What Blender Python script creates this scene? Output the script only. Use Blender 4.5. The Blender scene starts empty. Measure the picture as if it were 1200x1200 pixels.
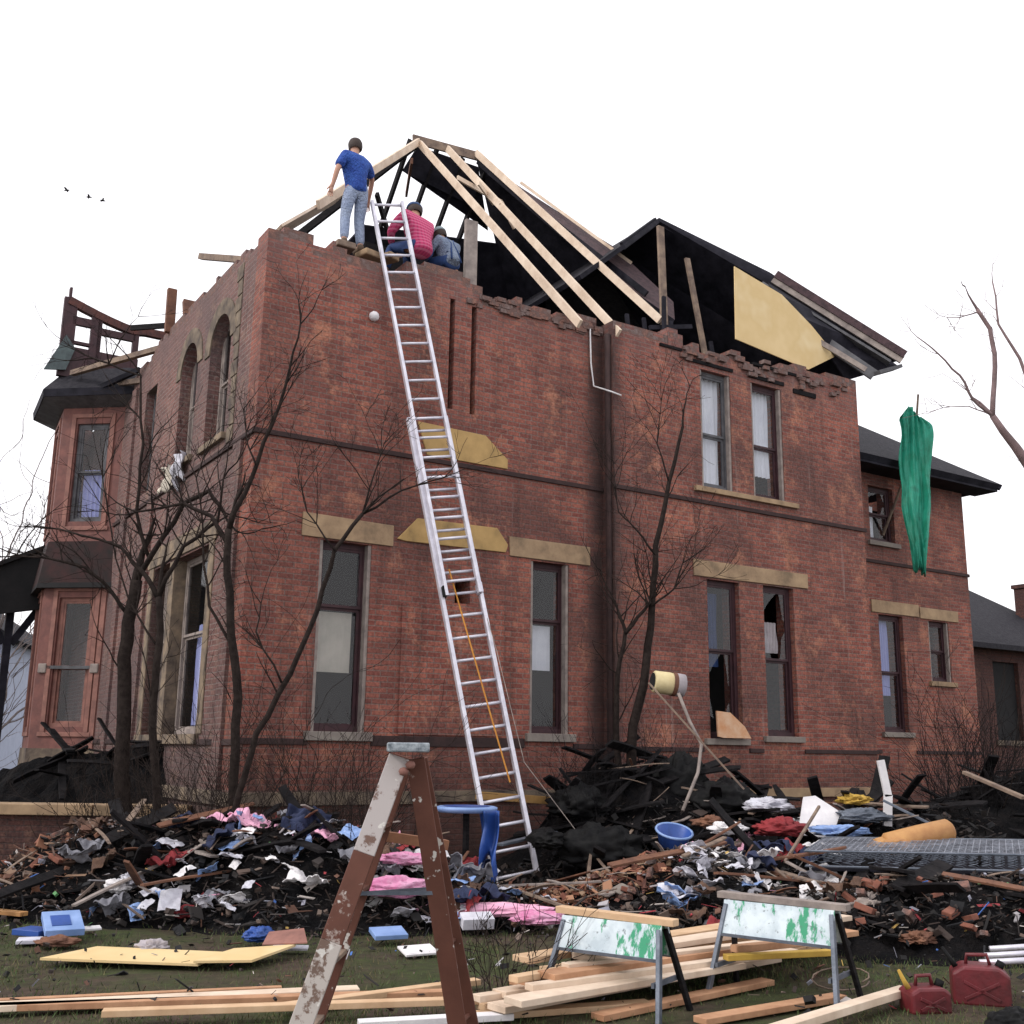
import bpy, bmesh, math, random
from mathutils import Vector, Matrix, noise
random.seed(7)
S = bpy.context.scene
COL = S.collection
# ------------------------------------------------------------------ camera, sky, sun, exposure
FOC, PITCH, ROLL, EYE = 1265.0, math.radians(12.4), math.radians(0.8), 1.7
fw = Vector((0, math.cos(PITCH), math.sin(PITCH)))
up0 = Vector((0, -math.sin(PITCH), math.cos(PITCH)))
r0 = Vector((1, 0, 0))
RIGHT = r0*math.cos(ROLL) + up0*math.sin(ROLL)
UP = up0*math.cos(ROLL) - r0*math.sin(ROLL)
cam_d = bpy.data.cameras.new('camera'); cam = bpy.data.objects.new('camera', cam_d); COL.objects.link(cam)
M = Matrix((RIGHT, UP, -fw)).transposed().to_4x4(); M.translation = Vector((0, 0, EYE))
cam.matrix_world = M
cam_d.sensor_width = 36; cam_d.lens = 36*FOC/1200; cam_d.clip_end = 3000; cam_d.clip_start = .05
S.camera = cam
w = bpy.data.worlds.new('World'); S.world = w; w.use_nodes = True
nt = w.node_tree; nt.nodes.clear()
sky = nt.nodes.new('ShaderNodeTexSky'); sky.sky_type = 'NISHITA'; sky.sun_disc = False
sky.sun_elevation = math.radians(38); sky.sun_rotation = math.radians(245); sky.air_density = 1.5; sky.dust_density = 6
mx = nt.nodes.new('ShaderNodeMix'); mx.data_type = 'RGBA'; mx.inputs[0].default_value = .93   # closed white cloud cover over the sky
mx.inputs[7].default_value = (12.2, 12.0, 12.4, 1)
bg = nt.nodes.new('ShaderNodeBackground'); bg.inputs[1].default_value = .1
ow = nt.nodes.new('ShaderNodeOutputWorld')
nt.links.new(sky.outputs[0], mx.inputs[6]); nt.links.new(mx.outputs[2], bg.inputs[0]); nt.links.new(bg.outputs[0], ow.inputs[0])
sl = bpy.data.lights.new('sun', 'SUN'); sl.energy = 1.3; sl.angle = math.radians(11); sl.color = (1, .96, .92)
sun = bpy.data.objects.new('sun', sl); COL.objects.link(sun)
sd = Vector((math.sin(math.radians(245))*math.cos(math.radians(38)), math.cos(math.radians(245))*math.cos(math.radians(38)), math.sin(math.radians(38))))
sun.rotation_euler = sd.to_track_quat('Z', 'Y').to_euler()
S.view_settings.view_transform = 'Standard'; S.view_settings.look = 'None'; S.view_settings.gamma = 1
S.view_settings.exposure = 0.30

# ------------------------------------------------------------------ geometry helpers
HOUSE_O = Vector((-3.4812, 14.0, 0.0)); HA = math.pi/2 - math.radians(57.3)
U = Vector((math.cos(HA), math.sin(HA), 0)); V = Vector((-math.sin(HA), math.cos(HA), 0))
def W(u, v, z=0): return HOUSE_O + U*u + V*v + Vector((0, 0, z))
def at(px, py, D):
    r = fw + RIGHT*((px-600)/FOC) + UP*((600-py)/FOC)
    return Vector((0, 0, EYE)) + r*(D/r.y)
def G(px, py, z=0):
    r = fw + RIGHT*((px-600)/FOC) + UP*((600-py)/FOC)
    return Vector((0, 0, EYE)) + r*((z-EYE)/r.z)
def v3(p): return Vector((p[0], p[1], p[2] if len(p) > 2 else 0))

class MB:
    def __init__(s): s.v = []; s.f = []; s.m = []
    def quad8(s, c, mi=0):
        b = len(s.v); s.v += [tuple(p) for p in c]
        for f in ((0,3,2,1),(4,5,6,7),(0,1,5,4),(1,2,6,5),(2,3,7,6),(3,0,4,7)):
            s.f.append([b+i for i in f]); s.m.append(mi)
        return s
    def box(s, x0, y0, z0, x1, y1, z1, mi=0):
        return s.quad8([(x0,y0,z0),(x1,y0,z0),(x1,y1,z0),(x0,y1,z0),(x0,y0,z1),(x1,y0,z1),(x1,y1,z1),(x0,y1,z1)], mi)
    def bar(s, a, b, w, h, mi=0, up=(0,0,1), roll=0):
        a = v3(a); b = v3(b); d = (b-a).normalized(); upv = Vector(up)
        if abs(d.dot(upv)) > .98: upv = Vector((0,1,0))
        sx = d.cross(upv).normalized(); sz = sx.cross(d).normalized()
        if roll: q = Matrix.Rotation(roll, 3, d); sx = q@sx; sz = q@sz
        sx *= w/2; sz *= h/2
        return s.quad8([a-sx-sz, a+sx-sz, a+sx+sz, a-sx+sz, b-sx-sz, b+sx-sz, b+sx+sz, b-sx+sz], mi)
    def tube(s, pts, rad, n=6, mi=0, cap=True):
        pts = [v3(p) for p in pts]
        if not hasattr(rad, '__len__'): rad = [rad]*len(pts)
        b = len(s.v); d = (pts[1]-pts[0]).normalized()
        x = d.orthogonal().normalized()
        for i, p in enumerate(pts):
            if i == 0: dd = pts[1]-pts[0]
            elif i == len(pts)-1: dd = pts[i]-pts[i-1]
            else: dd = pts[i+1]-pts[i-1]
            if dd.length < 1e-6: dd = d
            d = dd.normalized(); x = (x - d*x.dot(d))
            x = x.normalized() if x.length > 1e-5 else d.orthogonal().normalized()
            y = d.cross(x)
            for k in range(n):
                t = 2*math.pi*k/n; s.v.append(tuple(p+(x*math.cos(t)+y*math.sin(t))*rad[i]))
        for i in range(len(pts)-1):
            for k in range(n):
                s.f.append([b+i*n+k, b+i*n+(k+1)%n, b+(i+1)*n+(k+1)%n, b+(i+1)*n+k]); s.m.append(mi)
        if cap:
            s.f.append([b+k for k in range(n)][::-1]); s.m.append(mi)
            s.f.append([b+(len(pts)-1)*n+k for k in range(n)]); s.m.append(mi)
        return s
    def prism(s, poly, off, mi=0):
        """poly: list of 3D points (planar), extruded by off"""
        poly = [v3(p) for p in poly]; off = v3(off); n = len(poly); b = len(s.v)
        s.v += [tuple(p) for p in poly] + [tuple(p+off) for p in poly]
        s.f.append([b+i for i in range(n)][::-1]); s.m.append(mi)
        s.f.append([b+n+i for i in range(n)]); s.m.append(mi)
        for i in range(n):
            j = (i+1) % n; s.f.append([b+i, b+j, b+n+j, b+n+i]); s.m.append(mi)
        return s
    def sheet(s, fn, nu, nv, mi=0, thick=None):
        b = len(s.v)
        for j in range(nv+1):
            for i in range(nu+1): s.v.append(tuple(fn(i/nu, j/nv)))
        for j in range(nv):
            for i in range(nu):
                k = b+j*(nu+1)+i; s.f.append([k, k+1, k+nu+2, k+nu+1]); s.m.append(mi)
        return s
    def lathe(s, prof, c=(0,0,0), n=16, mi=0, axis=None):
        """prof: (r,z) pairs"""
        c = v3(c); b = len(s.v); R = Matrix.Identity(3) if axis is None else Vector(axis).to_track_quat('Z','Y').to_matrix()
        for r, z in prof:
            for k in range(n):
                t = 2*math.pi*k/n; s.v.append(tuple(c+R@Vector((r*math.cos(t), r*math.sin(t), z))))
        for i in range(len(prof)-1):
            for k in range(n): s.f.append([b+i*n+k, b+i*n+(k+1)%n, b+(i+1)*n+(k+1)%n, b+(i+1)*n+k]); s.m.append(mi)
        return s
    def build(s, name, mats, parent=None, smooth=False, bevel=0, solid=0, label=None):
        me = bpy.data.meshes.new(name); me.from_pydata(s.v, [], s.f)
        if not isinstance(mats, (list, tuple)): mats = [mats]
        for m in mats: me.materials.append(m)
        if len(mats) > 1: me.polygons.foreach_set('material_index', s.m)
        bm = bmesh.new(); bm.from_mesh(me); bmesh.ops.recalc_face_normals(bm, faces=bm.faces); bm.to_mesh(me); bm.free()
        if smooth: me.polygons.foreach_set('use_smooth', [True]*len(me.polygons))
        o = bpy.data.objects.new(name, me); COL.objects.link(o)
        if parent: o.parent = parent
        if solid:
            md = o.modifiers.new('thick', 'SOLIDIFY'); md.thickness = solid; md.offset = 0
        if bevel:
            md = o.modifiers.new('bevel', 'BEVEL'); md.width = bevel; md.segments = 2; md.limit_method = 'ANGLE'
        if label: o['label'] = label
        return o
def tag(o, label, cat=None, group=None, kind=None):
    o['label'] = label
    if cat: o['category'] = cat
    if group: o['group'] = group
    if kind: o['kind'] = kind
    return o
def empty(name, loc, rz=0, label=None, cat=None, group=None):
    o = bpy.data.objects.new(name, None); COL.objects.link(o); o.location = loc; o.rotation_euler = (0,0,rz); o.empty_display_size = .2
    if label: tag(o, label, cat, group)
    return o
def copy_tree(o, parent=None):
    c = o.copy(); COL.objects.link(c); c.parent = parent
    for ch in list(o.children): copy_tree(ch, c)
    return c

# ------------------------------------------------------------------ materials
def base_mat(name, rough=.8, metal=0, spec=.4):
    m = bpy.data.materials.new(name); m.use_nodes = True; n = m.node_tree
    b = n.nodes['Principled BSDF']; b.inputs['Roughness'].default_value = rough; b.inputs['Metallic'].default_value = metal
    b.inputs['Specular IOR Level'].default_value = spec
    return m, n, b
def N(n, t, **kw):
    o = n.nodes.new('ShaderNode'+t)
    for k, v in kw.items(): setattr(o, k, v)
    return o
def ramp(n, fac, stops, interp='LINEAR'):
    r = N(n, 'ValToRGB'); r.color_ramp.interpolation = interp
    e = r.color_ramp.elements
    while len(e) < len(stops): e.new(.5)
    for i, (p, c) in enumerate(stops): e[i].position = p; e[i].color = (c[0], c[1], c[2], 1) if hasattr(c, '__len__') else (c, c, c, 1)
    n.links.new(fac, r.inputs[0]); return r.outputs[0]
def mixc(n, fac, a, b, mode='MIX'):
    m = N(n, 'Mix'); m.data_type = 'RGBA'; m.blend_type = mode
    for i, x in ((0, fac), (6, a), (7, b)):
        if hasattr(x, 'links') or hasattr(x, 'is_linked'): n.links.new(x, m.inputs[i])
        elif i == 0: m.inputs[0].default_value = x
        else: m.inputs[i].default_value = (x[0], x[1], x[2], 1)
    return m.outputs[2]
def noise_tex(n, scale, detail=5, rough=.6, vec=None, stretch=None, dist=0):
    t = N(n, 'TexNoise'); t.inputs['Scale'].default_value = scale; t.inputs['Detail'].default_value = detail; t.inputs['Roughness'].default_value = rough
    t.inputs['Distortion'].default_value = dist
    if vec is None:
        tc = N(n, 'TexCoord'); vec = tc.outputs['Object']
    if stretch:
        mp = N(n, 'Mapping'); mp.inputs['Scale'].default_value = stretch; n.links.new(vec, mp.inputs[0]); vec = mp.outputs[0]
    n.links.new(vec, t.inputs['Vector']); return t.outputs[0]
def bump(n, b, h, strength=.4, dist=.01):
    bp = N(n, 'Bump'); bp.inputs['Strength'].default_value = strength; bp.inputs['Distance'].default_value = dist
    n.links.new(h, bp.inputs['Height']); n.links.new(bp.outputs[0], b.inputs['Normal'])
def simple(name, c1, c2=None, c3=None, scale=6, rough=.8, metal=0, stretch=None, bs=.35, bd=.006, lo=.35, hi=.65, spec=.4, detail=6):
    m, n, b = base_mat(name, rough, metal, spec)
    c2 = c2 or tuple(x*.6 for x in c1)
    f = noise_tex(n, scale, detail, .65, stretch=stretch)
    st = [(lo, c1), (hi, c2)]
    if c3: st = [(lo, c1), ((lo+hi)/2, c2), (hi, c3)]
    n.links.new(ramp(n, f, st), b.inputs['Base Color'])
    f2 = noise_tex(n, scale*6, 4, .6, stretch=stretch); bump(n, b, f2, bs, bd)
    return m
def brick_mat(name, c1, c2, mortar, dirt, dirt_amt=.5, soot_and_base=True):
    m, n, b = base_mat(name, .88, 0, .25)
    tc = N(n, 'TexCoord'); sp = N(n, 'SeparateXYZ'); n.links.new(tc.outputs['Object'], sp.inputs[0])
    ad = N(n, 'Math', operation='ADD'); n.links.new(sp.outputs[0], ad.inputs[0]); n.links.new(sp.outputs[1], ad.inputs[1])
    cb = N(n, 'CombineXYZ'); n.links.new(ad.outputs[0], cb.inputs[0]); n.links.new(sp.outputs[2], cb.inputs[1])
    # wobble so the courses are not ruler-straight
    nz = N(n, 'TexNoise'); nz.inputs['Scale'].default_value = 1.2; nz.inputs['Detail'].default_value = 3; n.links.new(tc.outputs['Object'], nz.inputs['Vector'])
    vm = N(n, 'VectorMath', operation='MULTIPLY_ADD'); n.links.new(nz.outputs['Color'], vm.inputs[0]); vm.inputs[1].default_value = (.03, .025, 0); n.links.new(cb.outputs[0], vm.inputs[2])
    bt = N(n, 'TexBrick'); n.links.new(vm.outputs[0], bt.inputs['Vector'])
    bt.inputs['Scale'].default_value = 1; bt.inputs['Brick Width'].default_value = .225; bt.inputs['Row Height'].default_value = .0765
    bt.inputs['Mortar Size'].default_value = .0105; bt.inputs['Mortar Smooth'].default_value = .35; bt.inputs['Bias'].default_value = -.1
    bt.inputs['Color1'].default_value = (*c1, 1); bt.inputs['Color2'].default_value = (*c2, 1); bt.inputs['Mortar'].default_value = (*mortar, 1)
    # large patches of weathering
    big = noise_tex(n, .55, 7, .62, vec=tc.outputs['Object'], dist=.6)
    col = mixc(n, ramp(n, big, [(.36, 0), (.62, dirt_amt)]), bt.outputs['Color'], dirt)
    # vertical run-off streaks
    st = noise_tex(n, 1, 6, .7, vec=tc.outputs['Object'], stretch=(3.2, 3.2, .22))
    col = mixc(n, ramp(n, st, [(.5, 0), (.72, .6)]), col, (dirt[0]*.55, dirt[1]*.6, dirt[2]*.6))
    # warmer spalled patches
    wp = noise_tex(n, 1.7, 8, .75, vec=tc.outputs['Object'])
    col = mixc(n, ramp(n, wp, [(.54, 0), (.66, .6)]), col, (c1[0]*1.3, c1[1]*1.7, c1[2]*1.5))
    fine = noise_tex(n, 26, 4, .7, vec=tc.outputs['Object'])
    col = mixc(n, .75, col, ramp(n, fine, [(.3, .35), (.7, 1.4)]), 'MULTIPLY')
    if soot_and_base:
        lk = noise_tex(n, 1, 4, .6, vec=tc.outputs['Object'], stretch=(9, 9, .5)); col = mixc(n, ramp(n, lk, [(.62, 0), (.74, .28)]), col, (.40, .30, .27))      # smoke-blackened and pale ashy wash where the eaves burnt, near-black towards the ground
        mr = N(n, 'MapRange'); mr.inputs[1].default_value = 7.9; mr.inputs[2].default_value = 9.3; n.links.new(sp.outputs[2], mr.inputs[0])
        no = noise_tex(n, 2.3, 6, .7, vec=tc.outputs['Object'])
        mu = N(n, 'Math', operation='MULTIPLY'); n.links.new(mr.outputs[0], mu.inputs[0]); n.links.new(ramp(n, no, [(.35, .1), (.6, 1)]), mu.inputs[1])
        col = mixc(n, mu.outputs[0], col, (.17, .105, .10))
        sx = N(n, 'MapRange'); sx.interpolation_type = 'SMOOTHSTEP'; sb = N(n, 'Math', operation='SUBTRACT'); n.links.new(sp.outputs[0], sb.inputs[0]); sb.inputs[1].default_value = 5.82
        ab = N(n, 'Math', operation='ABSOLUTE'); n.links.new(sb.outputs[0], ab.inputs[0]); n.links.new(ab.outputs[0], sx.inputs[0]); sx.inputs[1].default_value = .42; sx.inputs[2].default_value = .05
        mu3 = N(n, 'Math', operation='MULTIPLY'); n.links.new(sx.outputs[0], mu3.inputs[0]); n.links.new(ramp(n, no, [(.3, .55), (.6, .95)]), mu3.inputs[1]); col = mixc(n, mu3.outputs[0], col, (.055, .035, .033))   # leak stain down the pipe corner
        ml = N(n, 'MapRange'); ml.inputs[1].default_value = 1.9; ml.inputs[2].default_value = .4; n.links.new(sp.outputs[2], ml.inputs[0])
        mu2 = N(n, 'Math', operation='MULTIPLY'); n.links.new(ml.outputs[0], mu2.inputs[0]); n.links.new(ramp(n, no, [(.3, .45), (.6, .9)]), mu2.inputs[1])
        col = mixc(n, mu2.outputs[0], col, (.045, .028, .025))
    n.links.new(col, b.inputs['Base Color'])
    iv = N(n, 'Math', operation='MULTIPLY_ADD'); n.links.new(bt.outputs['Fac'], iv.inputs[0]); iv.inputs[1].default_value = -1; n.links.new(fine, iv.inputs[2])
    bump(n, b, iv.outputs[0], .6, .01)
    return m
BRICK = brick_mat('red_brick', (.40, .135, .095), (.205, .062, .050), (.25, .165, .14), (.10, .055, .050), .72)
BRICK_L = brick_mat('greyer_brick', (.235, .115, .10), (.14, .07, .062), (.24, .18, .16), (.11, .08, .08), .75)  # same brick in a greyer, duller tone for the left front
BRICK_D = brick_mat('outbuilding_brick', (.12, .05, .04), (.08, .035, .03), (.08, .05, .045), (.05, .03, .03), .6, soot_and_base=False)
STONE = simple('buff_sandstone', (.43, .30, .18), (.30, .205, .125), (.12, .09, .06), scale=2.6, rough=.9, lo=.3, hi=.75)
STONE_Y = simple('ochre_sandstone', (.52, .34, .14), (.40, .26, .105), (.17, .12, .06), scale=2.2, rough=.9, lo=.32, hi=.78)
STONE_D = simple('stained_sandstone', (.22, .17, .12), (.13, .10, .075), (.06, .045, .04), scale=3, rough=.9)
STONE_M = simple('muted_sandstone', (.27,.20,.135), (.17,.13,.095), (.07,.055,.045), scale=3, rough=.9)
STONE_G = simple('grey_sill_stone', (.26, .23, .20), (.18, .15, .135), scale=4, rough=.9)
BAND = simple('sooty_brick_band', (.055, .03, .028), (.03, .018, .018), scale=6, rough=.9)
BROKEN = simple('broken_brick_core', (.26, .13, .10), (.13, .08, .07), (.20, .15, .14), scale=7, rough=.95, bs=.8, bd=.02)
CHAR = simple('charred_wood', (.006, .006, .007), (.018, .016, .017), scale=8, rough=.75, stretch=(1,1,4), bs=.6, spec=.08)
SMOKED = simple('smoked_boards', (.010, .010, .014), (.026, .025, .034), scale=3, rough=.7, bs=.5, spec=.08)
SHINGLE = simple('brown_shingle', (.085, .05, .055), (.04, .026, .03), scale=9, rough=.9, bs=.8, bd=.01)
SLATE = simple('dark_slate', (.020, .020, .025), (.040, .038, .044), scale=11, rough=.75, bs=.8, bd=.01, spec=.08)
GREYTRIM = simple('grey_painted_trim', (.12, .12, .13), (.055, .055, .06), scale=4, rough=.7)
PALETRIM = simple('pale_weathered_trim', (.33, .28, .25), (.18, .15, .14), scale=5, rough=.8)
PINK = simple('faded_salmon_paint', (.21, .085, .07), (.14, .06, .052), (.10, .05, .048), scale=4, rough=.75, lo=.35, hi=.8)
PINKP = simple('pale_salmon_paint', (.30, .14, .11), (.18, .085, .07), scale=5, rough=.75)
REDP = simple('oxblood_shingles', (.035, .011, .011), (.010, .007, .007), scale=3, rough=.85)
MAROON = simple('maroon_sash_paint', (.055, .02, .025), (.03, .012, .016), scale=6, rough=.6)
GREENGREY = simple('green_grey_tin', (.08, .11, .11), (.04, .05, .055), scale=4, rough=.5, metal=.3)
NEWWOOD = simple('new_pine', (.66, .47, .30), (.52, .34, .20), (.30,.2,.13), scale=3, lo=.3, hi=.85, rough=.75, stretch=(1,1,1), bs=.2)
NEWPALE = simple('bleached_pine', (.76, .63, .50), (.58, .45, .34), (.34,.25,.18), scale=2.5, lo=.3, hi=.85, rough=.75, bs=.2)
OLDWOOD = simple('weathered_lumber', (.26, .19, .14), (.12, .085, .07), scale=5, rough=.85)
BROWNWOOD = simple('brown_board', (.20, .09, .05), (.10, .045, .03), scale=4, rough=.8)
PLY = simple('new_plywood', (.70, .53, .28), (.64, .47, .23), (.72, .57, .33), scale=.9, rough=.75, bs=.15, detail=3)
ALU = simple('worn_aluminium', (.74, .73, .80), (.52, .51, .58), scale=5, rough=.42, metal=.35, bs=.1)
STEEL = simple('grey_steel', (.16, .18, .22), (.08, .095, .12), scale=6, rough=.5, metal=.5)
BARK = simple('dark_bark', (.016, .012, .011), (.034, .026, .023), scale=14, rough=.95, bs=.8, bd=.01, spec=.08)
BARKL = simple('grey_bark', (.20, .165, .16), (.12, .10, .095), scale=10, rough=.9, bs=.6)
PALEBARK = simple('pinkish_grey_bark', (.22, .15, .15), (.14, .10, .10), scale=10, rough=.9)
SKIN = simple('skin', (.48, .27, .19), (.44, .24, .17), scale=10, rough=.6, bs=.1)
HAIR = simple('dark_brown_hair', (.045, .028, .022), (.025, .016, .013), scale=60, rough=.7)
BLUESH = simple('blue_cotton', (.055, .15, .55), (.025, .07, .34), scale=5, rough=.95, bs=1, bd=.09)
JEANS = simple('light_denim', (.40, .47, .62), (.28, .35, .52), scale=5, rough=.95, bs=1, bd=.08)
GREYSH = simple('grey_blue_cotton', (.30, .36, .47), (.18, .23, .34), scale=5, rough=.95, bs=1, bd=.08)
DARKBLUE = simple('navy_strap', (.02, .05, .16), (.015, .04, .12), scale=9, rough=.8)
NAVY = simple('navy_cap', (.05, .09, .2), (.03, .06, .14), scale=9, rough=.9)
GREYCAP = simple('grey_cap', (.27, .33, .35), (.2, .25, .27), scale=9, rough=.9)
BOOT = simple('tan_boot', (.16, .11, .07), (.08, .055, .04), scale=9, rough=.8)
WHITEP = simple('chalky_white', (.78, .76, .76), (.62, .60, .62), scale=5, rough=.8)
PAPER = simple('soiled_paper', (.62, .62, .68), (.38, .37, .42), scale=4, rough=.9)
BLUEPL = simple('blue_plastic', (.03, .085, .34), (.02, .06, .22), scale=3, rough=.4)
LBLUE = simple('pale_blue_plastic', (.26, .38, .66), (.16, .26, .50), scale=3, rough=.4)
PINKC = simple('pink_cloth', (.55, .16, .32), (.62, .34, .48), scale=5, rough=.9, bs=.6, bd=.02)
LPINK = simple('pale_pink_cloth', (.80, .45, .58), (.68, .33, .47), scale=5, rough=.9, bs=.6, bd=.02)
GREENC = simple('green_cloth', (.10, .34, .10), (.07, .22, .08), scale=5, rough=.9)
REDC = simple('dark_red_cloth', (.28, .03, .035), (.16, .02, .025), scale=5, rough=.85)
YEL = simple('mustard_cloth', (.55, .36, .07), (.42, .26, .05), scale=5, rough=.9)
TERRA = simple('loose_red_brick', (.25, .095, .06), (.17, .065, .045), (.09, .045, .035), scale=6, rough=.9, lo=.3, hi=.8)
TAN = simple('tan_vinyl', (.50, .27, .10), (.34, .16, .06), scale=3, rough=.6)
REDPL = simple('red_plastic', (.15, .02, .026), (.07, .014, .016), scale=5, rough=.42)
BLACKPL = simple('black_plastic', (.007, .007, .008), (.016, .016, .016), scale=5, rough=.6, spec=.08)
GREENPAINT = simple('green_paint', (.03, .26, .14), (.02, .20, .10), scale=4, rough=.6)
ROPE = simple('orange_rope', (.60, .28, .05), (.5, .2, .04), scale=20, rough=.9)
CREAM = simple('cream_wrap', (.68, .58, .34), (.55, .45, .24), scale=4, rough=.8)
GREYC = simple('grey_cover', (.42, .38, .40), (.3, .27, .28), scale=4, rough=.8)
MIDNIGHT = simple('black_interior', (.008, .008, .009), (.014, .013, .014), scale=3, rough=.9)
CURT_W = simple('white_curtain', (.86, .86, .90), (.70, .70, .76), scale=2, rough=.9)
CURT_L = simple('lavender_curtain', (.42, .44, .74), (.32, .34, .62), scale=2, rough=.9)
BLIND = simple('parchment_blind', (.62, .56, .47), (.46, .42, .35), scale=2, rough=.9)
MARKS = {}
def glass_mat():
    m = bpy.data.materials.new('old_window_glass'); m.use_nodes = True; n = m.node_tree; n.nodes.clear()
    lw_ = N(n, 'LayerWeight'); lw_.inputs[0].default_value = .5
    fr_ = ramp(n, lw_.outputs['Facing'], [(0, .045), (.6, .07), (.85, .22), (1, 1)])
    tr = N(n, 'BsdfTransparent'); tr.inputs[0].default_value = (.86, .88, .9, 1); gl = N(n, 'BsdfGlossy'); gl.inputs['Roughness'].default_value = .04
    tc = N(n, 'TexCoord'); nz = N(n, 'TexNoise'); nz.inputs['Scale'].default_value = 1.6; n.links.new(tc.outputs['Object'], nz.inputs['Vector'])
    bp = N(n, 'Bump'); bp.inputs['Strength'].default_value = .25; bp.inputs['Distance'].default_value = .03; n.links.new(nz.outputs[0], bp.inputs['Height'])
    df = N(n, 'BsdfDiffuse'); df.inputs[0].default_value = (.10, .10, .11, 1)       # dirt film
    m1 = N(n, 'MixShader'); n.links.new(fr_, m1.inputs[0]); n.links.new(tr.outputs[0], m1.inputs[1]); n.links.new(gl.outputs[0], m1.inputs[2])
    m2 = N(n, 'MixShader'); m2.inputs[0].default_value = .04; n.links.new(m1.outputs[0], m2.inputs[1]); n.links.new(df.outputs[0], m2.inputs[2])
    o = N(n, 'OutputMaterial'); n.links.new(m2.outputs[0], o.inputs[0]); return m
GLASS = glass_mat()
def plaid_mat():
    m, n, b = base_mat('pink_plaid_flannel', .9)
    tc = N(n, 'TexCoord'); cols = []
    out = None
    for ax, sc in (('X', 7.0), ('Z', 6.0)):
        wv = N(n, 'TexWave'); wv.bands_direction = ax; wv.inputs['Scale'].default_value = sc; wv.inputs['Distortion'].default_value = .8
        n.links.new(tc.outputs['Object'], wv.inputs['Vector']); cols.append(ramp(n, wv.outputs[0], [(.6, 0), (.75, .55)]))
    c = mixc(n, cols[0], (.50, .045, .14), (.25, .02, .07)); c = mixc(n, cols[1], c, (.62, .20, .32))
    n.links.new(c, b.inputs['Base Color']); return m
PLAID = plaid_mat()
def paint_wood(name, wood, paint, sc, th):
    m, n, b = base_mat(name, .75)
    f = noise_tex(n, sc, 7, .7); f2 = noise_tex(n, 7, 5, .6)
    wc = mixc(n, f2, wood, tuple(x*.45 for x in wood)); c = mixc(n, ramp(n, f, [(th, 0), (th+.03, 1)]), wc, paint)
    f3 = noise_tex(n, 15, 3, .5); c = mixc(n, ramp(n, f3, [(.66, 0), (.69, .8)]), c, (.62, .60, .56))
    n.links.new(c, b.inputs['Base Color']); bump(n, b, noise_tex(n, 30, 4), .3, .004); return m
LADWOOD = paint_wood('paint_spattered_red_wood', (.15, .055, .036), (.36, .30, .27), 2.2, .60)
LADPALE = paint_wood('white_splashed_wood', (.20, .12, .095), (.42, .38, .37), 3.5, .46)
def horse_mat():
    m, n, b = base_mat('white_panel_green_splashes', .7)
    c = mixc(n, ramp(n, noise_tex(n, 5, 6), [(.4, 0), (.6, 1)]), (.62,.70,.74), (.42,.50,.55))
    c = mixc(n, ramp(n, noise_tex(n, 6, 6, .7, stretch=(1,1,.25)), [(.52, 0), (.56, .95)]), c, (.02,.27,.13))
    c = mixc(n, ramp(n, noise_tex(n, 22, 5, .7), [(.6, 0), (.66, .7)]), c, (.10,.12,.13)); n.links.new(c, b.inputs['Base Color']); return m
HORSE = horse_mat()
def attr_mat(name, rough=.85):
    m, n, b = base_mat(name, rough); a = N(n, 'Attribute'); a.attribute_name = 'tint'; n.links.new(a.outputs['Color'], b.inputs['Base Color']); return m
TINT = attr_mat('mixed_rubble')
TARP = simple('green_tarp', (.015, .20, .12), (.02, .30, .20), (.01, .12, .075), scale=2.5, rough=.55, lo=.35, hi=.75)

# ------------------------------------------------------------------ ground
def hgt(x, y):
    h = 0
    for cx, cy, rx, ry, a in ((2.0,15.2,1.3,1.1,1.2),(3.6,15.2,1.5,1.1,.6),(1.0,15.2,.8,.8,.6),(5.4,14.4,1.4,1.0,.7),(7.6,15.8,1.9,1.4,1.5),
                              (1.6,12.2,.9,.7,.30),(2.1,11.4,.8,.7,.34),(3.6,10.6,.9,.7,.42),(5.2,10.9,1.1,.8,.50),
                              (-3.4,12.2,1.6,.8,.62),(-2.0,11.8,1.2,.7,.52),(-4.8,12.4,.9,.6,.42),(-.8,11.6,1.0,.7,.34),(-6.9,17.4,2.2,1.2,1.55),(-5.1,16.9,.9,.8,1.0),(3.2,12.6,1.6,.8,.5)):
        q = ((x-cx)/rx)**2+((y-cy)/ry)**2
        if q < 8: h += a*math.exp(-q*.9)
    return h
gm, gn, gb = base_mat('soil_and_lawn', .95, 0, .15)
tcg = N(gn, 'TexCoord')
c = mixc(gn, ramp(gn, noise_tex(gn, .9, 7, .7), [(.42, 0), (.6, 1)]), (.055, .07, .025), (.085, .06, .045))
c = mixc(gn, ramp(gn, noise_tex(gn, 9, 6, .7), [(.35, 0), (.7, .8)]), c, (.03, .025, .02))
gn.links.new(c, gb.inputs['Base Color']); bump(gn, gb, noise_tex(gn, 18, 6, .7), .8, .03)
g = MB()
ys = [-8, -2, 2, 5, 6]+[6.5+i*.5 for i in range(24)]+[20, 24, 30, 45, 80, 160, 400, 1200]
xs = [-1200, -300, -80, -30, -15]+[-10+i*.8 for i in range(26)]+[14, 30, 80, 300, 1200]
for j, y in enumerate(ys):
    for i, x in enumerate(xs): g.v.append((x, y, .03*noise.noise(Vector((x*.7, y*.7, 0))) if abs(x) < 11 and 5 < y < 19 else 0))
for j in range(len(ys)-1):
    for i in range(len(xs)-1):
        k = j*len(xs)+i; g.f.append([k, k+1, k+len(xs)+1, k+len(xs)]); g.m.append(0)
o = g.build('ground', gm, smooth=True); tag(o, 'muddy winter lawn around the burnt house', kind='structure')

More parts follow.
